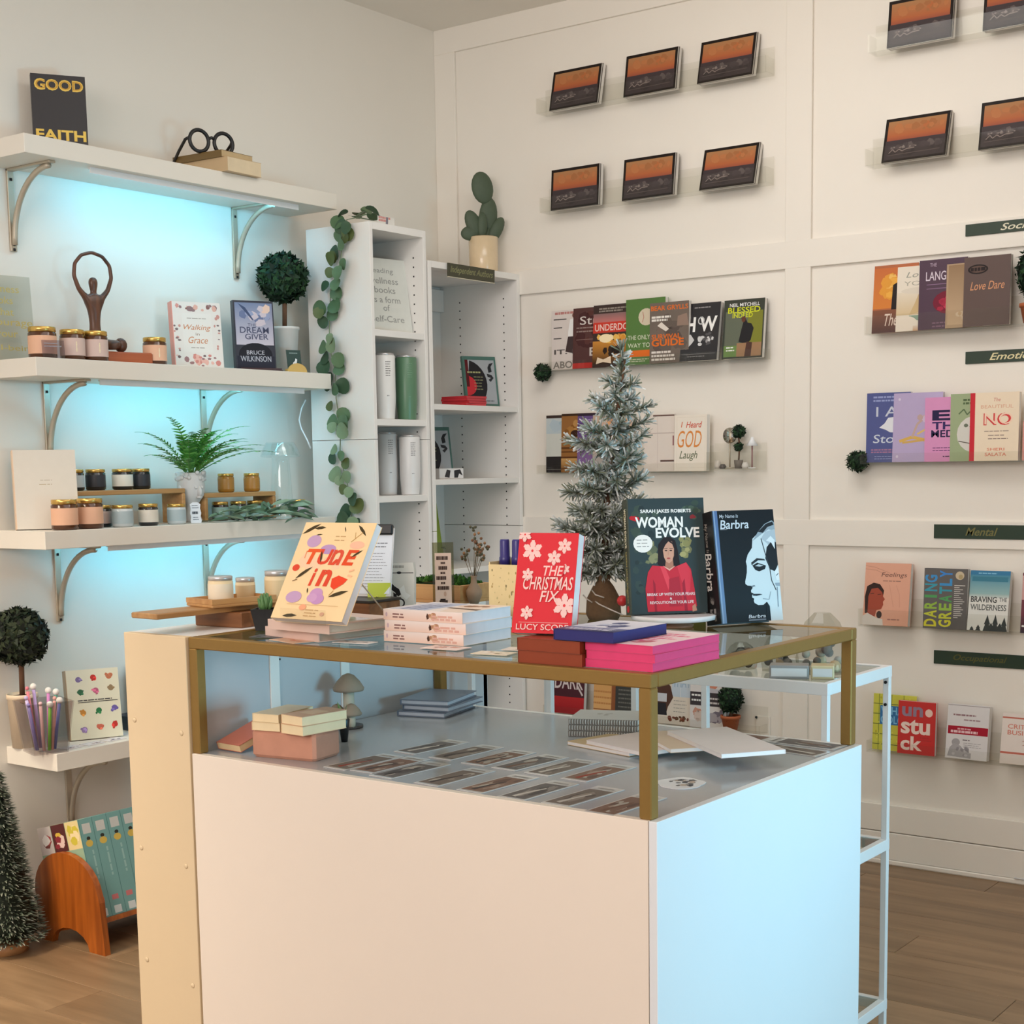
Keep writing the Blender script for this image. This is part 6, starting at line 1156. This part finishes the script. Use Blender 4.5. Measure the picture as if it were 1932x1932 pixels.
# ================================================================ inside the display case
D = ZB-.0012
BRK = mat('pink_brick', C(196, 140, 116), .85, noise=.22, scale=18, bump=.5)
r = thing('brick', 'pinkish clay brick carrying small cream books', 'brick', (1.692, -2.568, D), (0, 0, R(9)))
MB().box(-.079, .079, -.046, .046, 0, .056, b=.006).build('clay', BRK, r)
for i, (x, y, z, rz_, w_, h_, c, lab) in enumerate(((1.648, -2.560, 0, 12, .068, .125, C(232, 206, 164), 'lower of two cream books at the end of the brick'), (1.648, -2.558, .0172, 9, .066, .122, C(222, 206, 172), 'upper of two cream books at the end of the brick'), (1.742, -2.565, 0, -4, .066, .118, C(226, 190, 150), 'lower of two tan books at the inner end of the brick'), (1.742, -2.563, .0192, -6, .066, .118, C(214, 176, 140), 'upper of two tan books at the inner end of the brick'))):
    book(lab, w_, h_, .017 if i < 2 else .019, (x, y, D+.0564+z), rz=rz_, flat=True, cover=c, pages=C(236, 216, 176), group='small books on the brick', front=[('r', .2, .3, .8, .7, C(232, 212, 186))] if i == 3 else ())
M_ = Matrix.Translation((1.545, -2.560, D+.0275)) @ Matrix.Rotation(R(-4), 4, 'Z') @ Matrix.Rotation(R(18), 4, 'X') @ Matrix.Rotation(R(-90), 4, 'X')
o = book('coral covered book propped against the end of the brick', .075, .115, .016, (0, 0, 0), flat=True, cover=C(196, 112, 90), pages=C(226, 196, 150)); o.matrix_world = M_
mu = thing('mushroom_ornament', 'cluster of carved wooden mushrooms inside the display case', 'ornament', (1.553, -2.262, D))
MW = mat('mushroom_wood', C(150, 134, 116), .7, noise=.2, scale=26); MSB = cm(C(196, 190, 170), .7)
MB().cyl(.034, 0, .006, 18).build('base', cm(C(70, 60, 54)), mu)
for x, y, h_, rr_ in ((0, .004, .084, .036), (-.021, -.014, .030, .022), (.022, -.012, .032, .024)):
    MB().tube([(x, y, .005), (x*1.05, y, h_*.6), (x, y, h_)], rr_*.36, 10).build('stem', MSB, mu)
    MB().lathe([(rr_*.4, h_-.002), (rr_*.95, h_), (rr_, h_+rr_*.18), (rr_*.72, h_+rr_*.62), (rr_*.38, h_+rr_*.98), (rr_*.1, h_+rr_*1.1)], 18, M=Matrix.Translation((x, y, 0))).build('cap', MW, mu)
r = thing('mini_plant', 'slim black pot with a small green leaf beside the brick', 'plant', (1.668, -2.398, D))
MB().lathe([(.007, 0), (.013, .048), (.012, .05)], 12).build('pot', BLACK, r)
for s in (-1, 1): MB().add([(0, 0, .045), (s*.010-.006, 0, .062), (s*.014-.004, .0, .086), (s*.004, .003, .064)], [(0, 1, 2, 3)]).build('leaf', mat('succulent', C(88, 130, 76), .5), r)
for i in range(3): book(('lowest', 'middle', 'topmost')[i]+' of three slate blue notebooks inside the display case', .125, .175, .0132, (1.585+(0, .012, .004)[i], -1.985+(0, .01, .004)[i], D+.0003+.0138*i), rz=14+(0, -3, 2)[i], flat=True, cover=C(112, 122, 138), pages=C(206, 212, 222), hard=True, group='slate blue notebooks')
for i in range(3):
    b = book(('lowest', 'middle', 'topmost')[i]+' of three wire bound notebooks inside the display case', .125, .152, .0125, (2.092, -2.008+.001*i, D+.0003+.0131*i), rz=112, flat=True, cover=C(120, 116, 110), pages=C(236, 236, 232), group='wire bound notebooks', front=[('r', 0, 0, 1, 1, C(206, 204, 202)), ('n', .3, .3, .7, .7, 5, .05, .1, [C(180, 176, 172)], 3)] if i == 2 else ())
    mb = MB()
    for k in range(26):
        z = -.072+k*.00576; mb.tube([(-.0625, .0055*math.cos(a_), z) if False else (-.0635+.0035*math.sin(a_), .0052*math.cos(a_), z) for a_ in [j*math.pi/4 for j in range(8)]], .0006, 4, closed=True)
    mb.build('wire_binding', cm(C(236, 234, 230), .4), b, 'stuff')
MAGS = [(2.205, -2.135, 62, .185, .13, 0, C(206, 176, 130), 'tan edged magazine lowest in the fan behind the brass post'), (2.262, -2.145, 58, .185, .14, .006, C(232, 214, 210), 'pale pink magazine second in the fan behind the brass post'), (2.345, -2.10, 35, .20, .14, .0121, C(222, 196, 170), 'tan and white magazine third in the fan'), (2.44, -2.115, 38, .275, .135, .0182, C(234, 222, 222), 'large pale pink magazine topmost in the fan')]
for i, (x, y, rz_, w_, h_, z, c, lab) in enumerate(MAGS):
    book(lab, h_, w_, .0082, (x, y, D+.0003+z*1.4), rz=rz_-90-75+ (0), flat=True, cover=c, pages=C(240, 232, 228), group='pink and white magazines fanned on the deck', name='magazine', cat='magazine')
def photo_card(x, y, a, k, lab):
    r = thing('photo_card', lab, 'card', (x, y, D), (0, 0, R(a)), 'photo cards on the display deck')
    MB().box(-.030, .030, -.084, .084, 0, .0014).build('sleeve', cm(C(206, 204, 202), .12), r)
    q = random.Random(k); pal = [[C(120, 108, 100), C(96, 84, 78), C(146, 134, 124)], [C(132, 104, 90), C(108, 84, 74), C(160, 140, 126)], [C(110, 104, 102), C(140, 132, 126), C(88, 82, 80)]][k % 3]
    lay = [('r', .06, .05, .94, .82, pal[0]), ('n', .08, .06, .92, .8, 14, .08, .22, pal+[C(176, 168, 158)], k), ('p', [(.3, .12), (.42, .4), (.55, .62), (.62, .58), (.52, .34), (.48, .1)], q.choice([C(70, 60, 58), C(150, 60, 44) if k % 5 == 0 else C(120, 90, 74), C(196, 188, 180)])), ('r', .15, .86, .9, .93, C(190, 186, 182)), ('l', [(.2, .9), (.8, .9)], .03, C(130, 124, 120))]
    art(mb := MB(), lay, lambda u, v, d: (-.030+.06*u, -.084+.168*v, .0015+d)); mb.build('photo', PRINT, r)
ORD = ['first', 'second', 'third', 'fourth', 'fifth', 'sixth', 'seventh', 'eighth']
for i, (x, y) in enumerate(((1.86, -2.545), (1.925, -2.540), (1.992, -2.558), (2.108, -2.563), (2.215, -2.568), (2.312, -2.575), (2.408, -2.572), (2.508, -2.588))):
    photo_card(x, y, -3+i % 2, i, 'laminated photo card, '+ORD[i]+' from the brick along the front row')
for i, (x, y) in enumerate(((1.872, -2.348), (1.973, -2.357), (2.065, -2.368), (2.148, -2.374), (2.230, -2.380), (2.318, -2.385))):
    photo_card(x, y, -4+i % 3, i+20, 'laminated photo card, '+ORD[i]+' from the storage cabinet in the second row')
for i, (x, y, a, lab) in enumerate(((2.346, -1.902, 86, 'laminated photo card at the back edge near the rack leg'), (2.515, -1.905, 86, 'laminated photo card in the back corner of the deck'), (2.518, -1.985, 82, 'laminated photo card second from the back corner'), (2.560, -2.06, 80, 'laminated photo card half under the topmost magazine by the side panel'))):
    if i == 3: continue
    photo_card(x, y, a, i+40, lab)
r = thing('sticker', 'white die cut sticker with grey scene by the brass corner post', 'sticker', (2.498, -2.385, D), (0, 0, R(25)))
pts = [(.044*math.cos(a_)*(1+.08*math.sin(5*a_)), .050*math.sin(a_)*(1+.06*math.cos(4*a_))) for a_ in [i*2*math.pi/24 for i in range(24)]]
MB().prism(pts, -.0012, 0, M=Matrix.Rotation(R(-90), 4, 'X')).build('sticker', cm(C(228, 226, 228)), r)
art(mb := MB(), [('n', .15, .15, .85, .85, 22, .04, .11, [C(110, 106, 106), C(170, 160, 152), C(70, 68, 74), C(196, 176, 160)], 8), ('l', [(.3, .7), (.5, .82), (.7, .72)], .03, C(60, 58, 62))], lambda u, v, d: (-.044+.088*u, -.05+.1*v, .0014+d)); mb.build('sticker_print', PRINT, r)
# ---------------------------------------------------------------- bags on the rack
BAG = glass('cellophane', (.92, .92, .90), 1.4, .08, .06)
for i, (x, y, w_, h_, c1, c2, lab) in enumerate(((2.435, -1.655, .115, .135, C(214, 190, 156), C(190, 176, 160), 'clear cellophane bag of cream treats on the rack top'), (2.335, -1.665, .085, .085, C(84, 96, 80), C(206, 176, 120), 'clear cellophane bag of green and gold pieces on the rack'), (2.245, -1.68, .075, .060, C(190, 186, 180), C(206, 150, 120), 'low clear cellophane bag at the corner end of the bag row'))):
    b = thing('cellophane_bag', lab, 'bag', (x, y, .8885), (0, 0, R(20+8*i)), 'cellophane bags on the rack')
    MB().lathe([(w_*.48, 0), (w_*.52, h_*.25), (w_*.46, h_*.6), (w_*.34, h_*.85), (w_*.16, h_*1.0)], 9, smooth=False).build('bag', BAG, b)
    mb = MB(); q = random.Random(i+2)
    for k in range(14): mb.ball(q.uniform(.008, .015), (q.uniform(-.3, .3)*w_, q.uniform(-.3, .3)*w_, q.uniform(.012, h_*.62)), seg=7, rings=5, c=q.choice([c1, c2, C(120, 112, 104)]))
    mb.build('contents', FOL, b, 'stuff')
for i, (x, y, w_, c, lab) in enumerate(((2.41, -1.765, .085, C(150, 148, 146), 'flat grey display box in front of the cellophane bags'), (2.475, -1.735, .05, C(206, 190, 150), 'small cream packet beside the grey display box'))):
    b = thing('display_box', lab, 'box', (x, y, .8885), (0, 0, R(24)))
    mb = MB(); mb.box(-w_/2, w_/2, -.025, .025, 0, .030, b=.002); mb.build('box', cm(c), b); MB().box(-w_/2+.004, w_/2-.004, -.0262, -.0252, .006, .024).build('front_label', cm(C(214, 212, 210)), b)
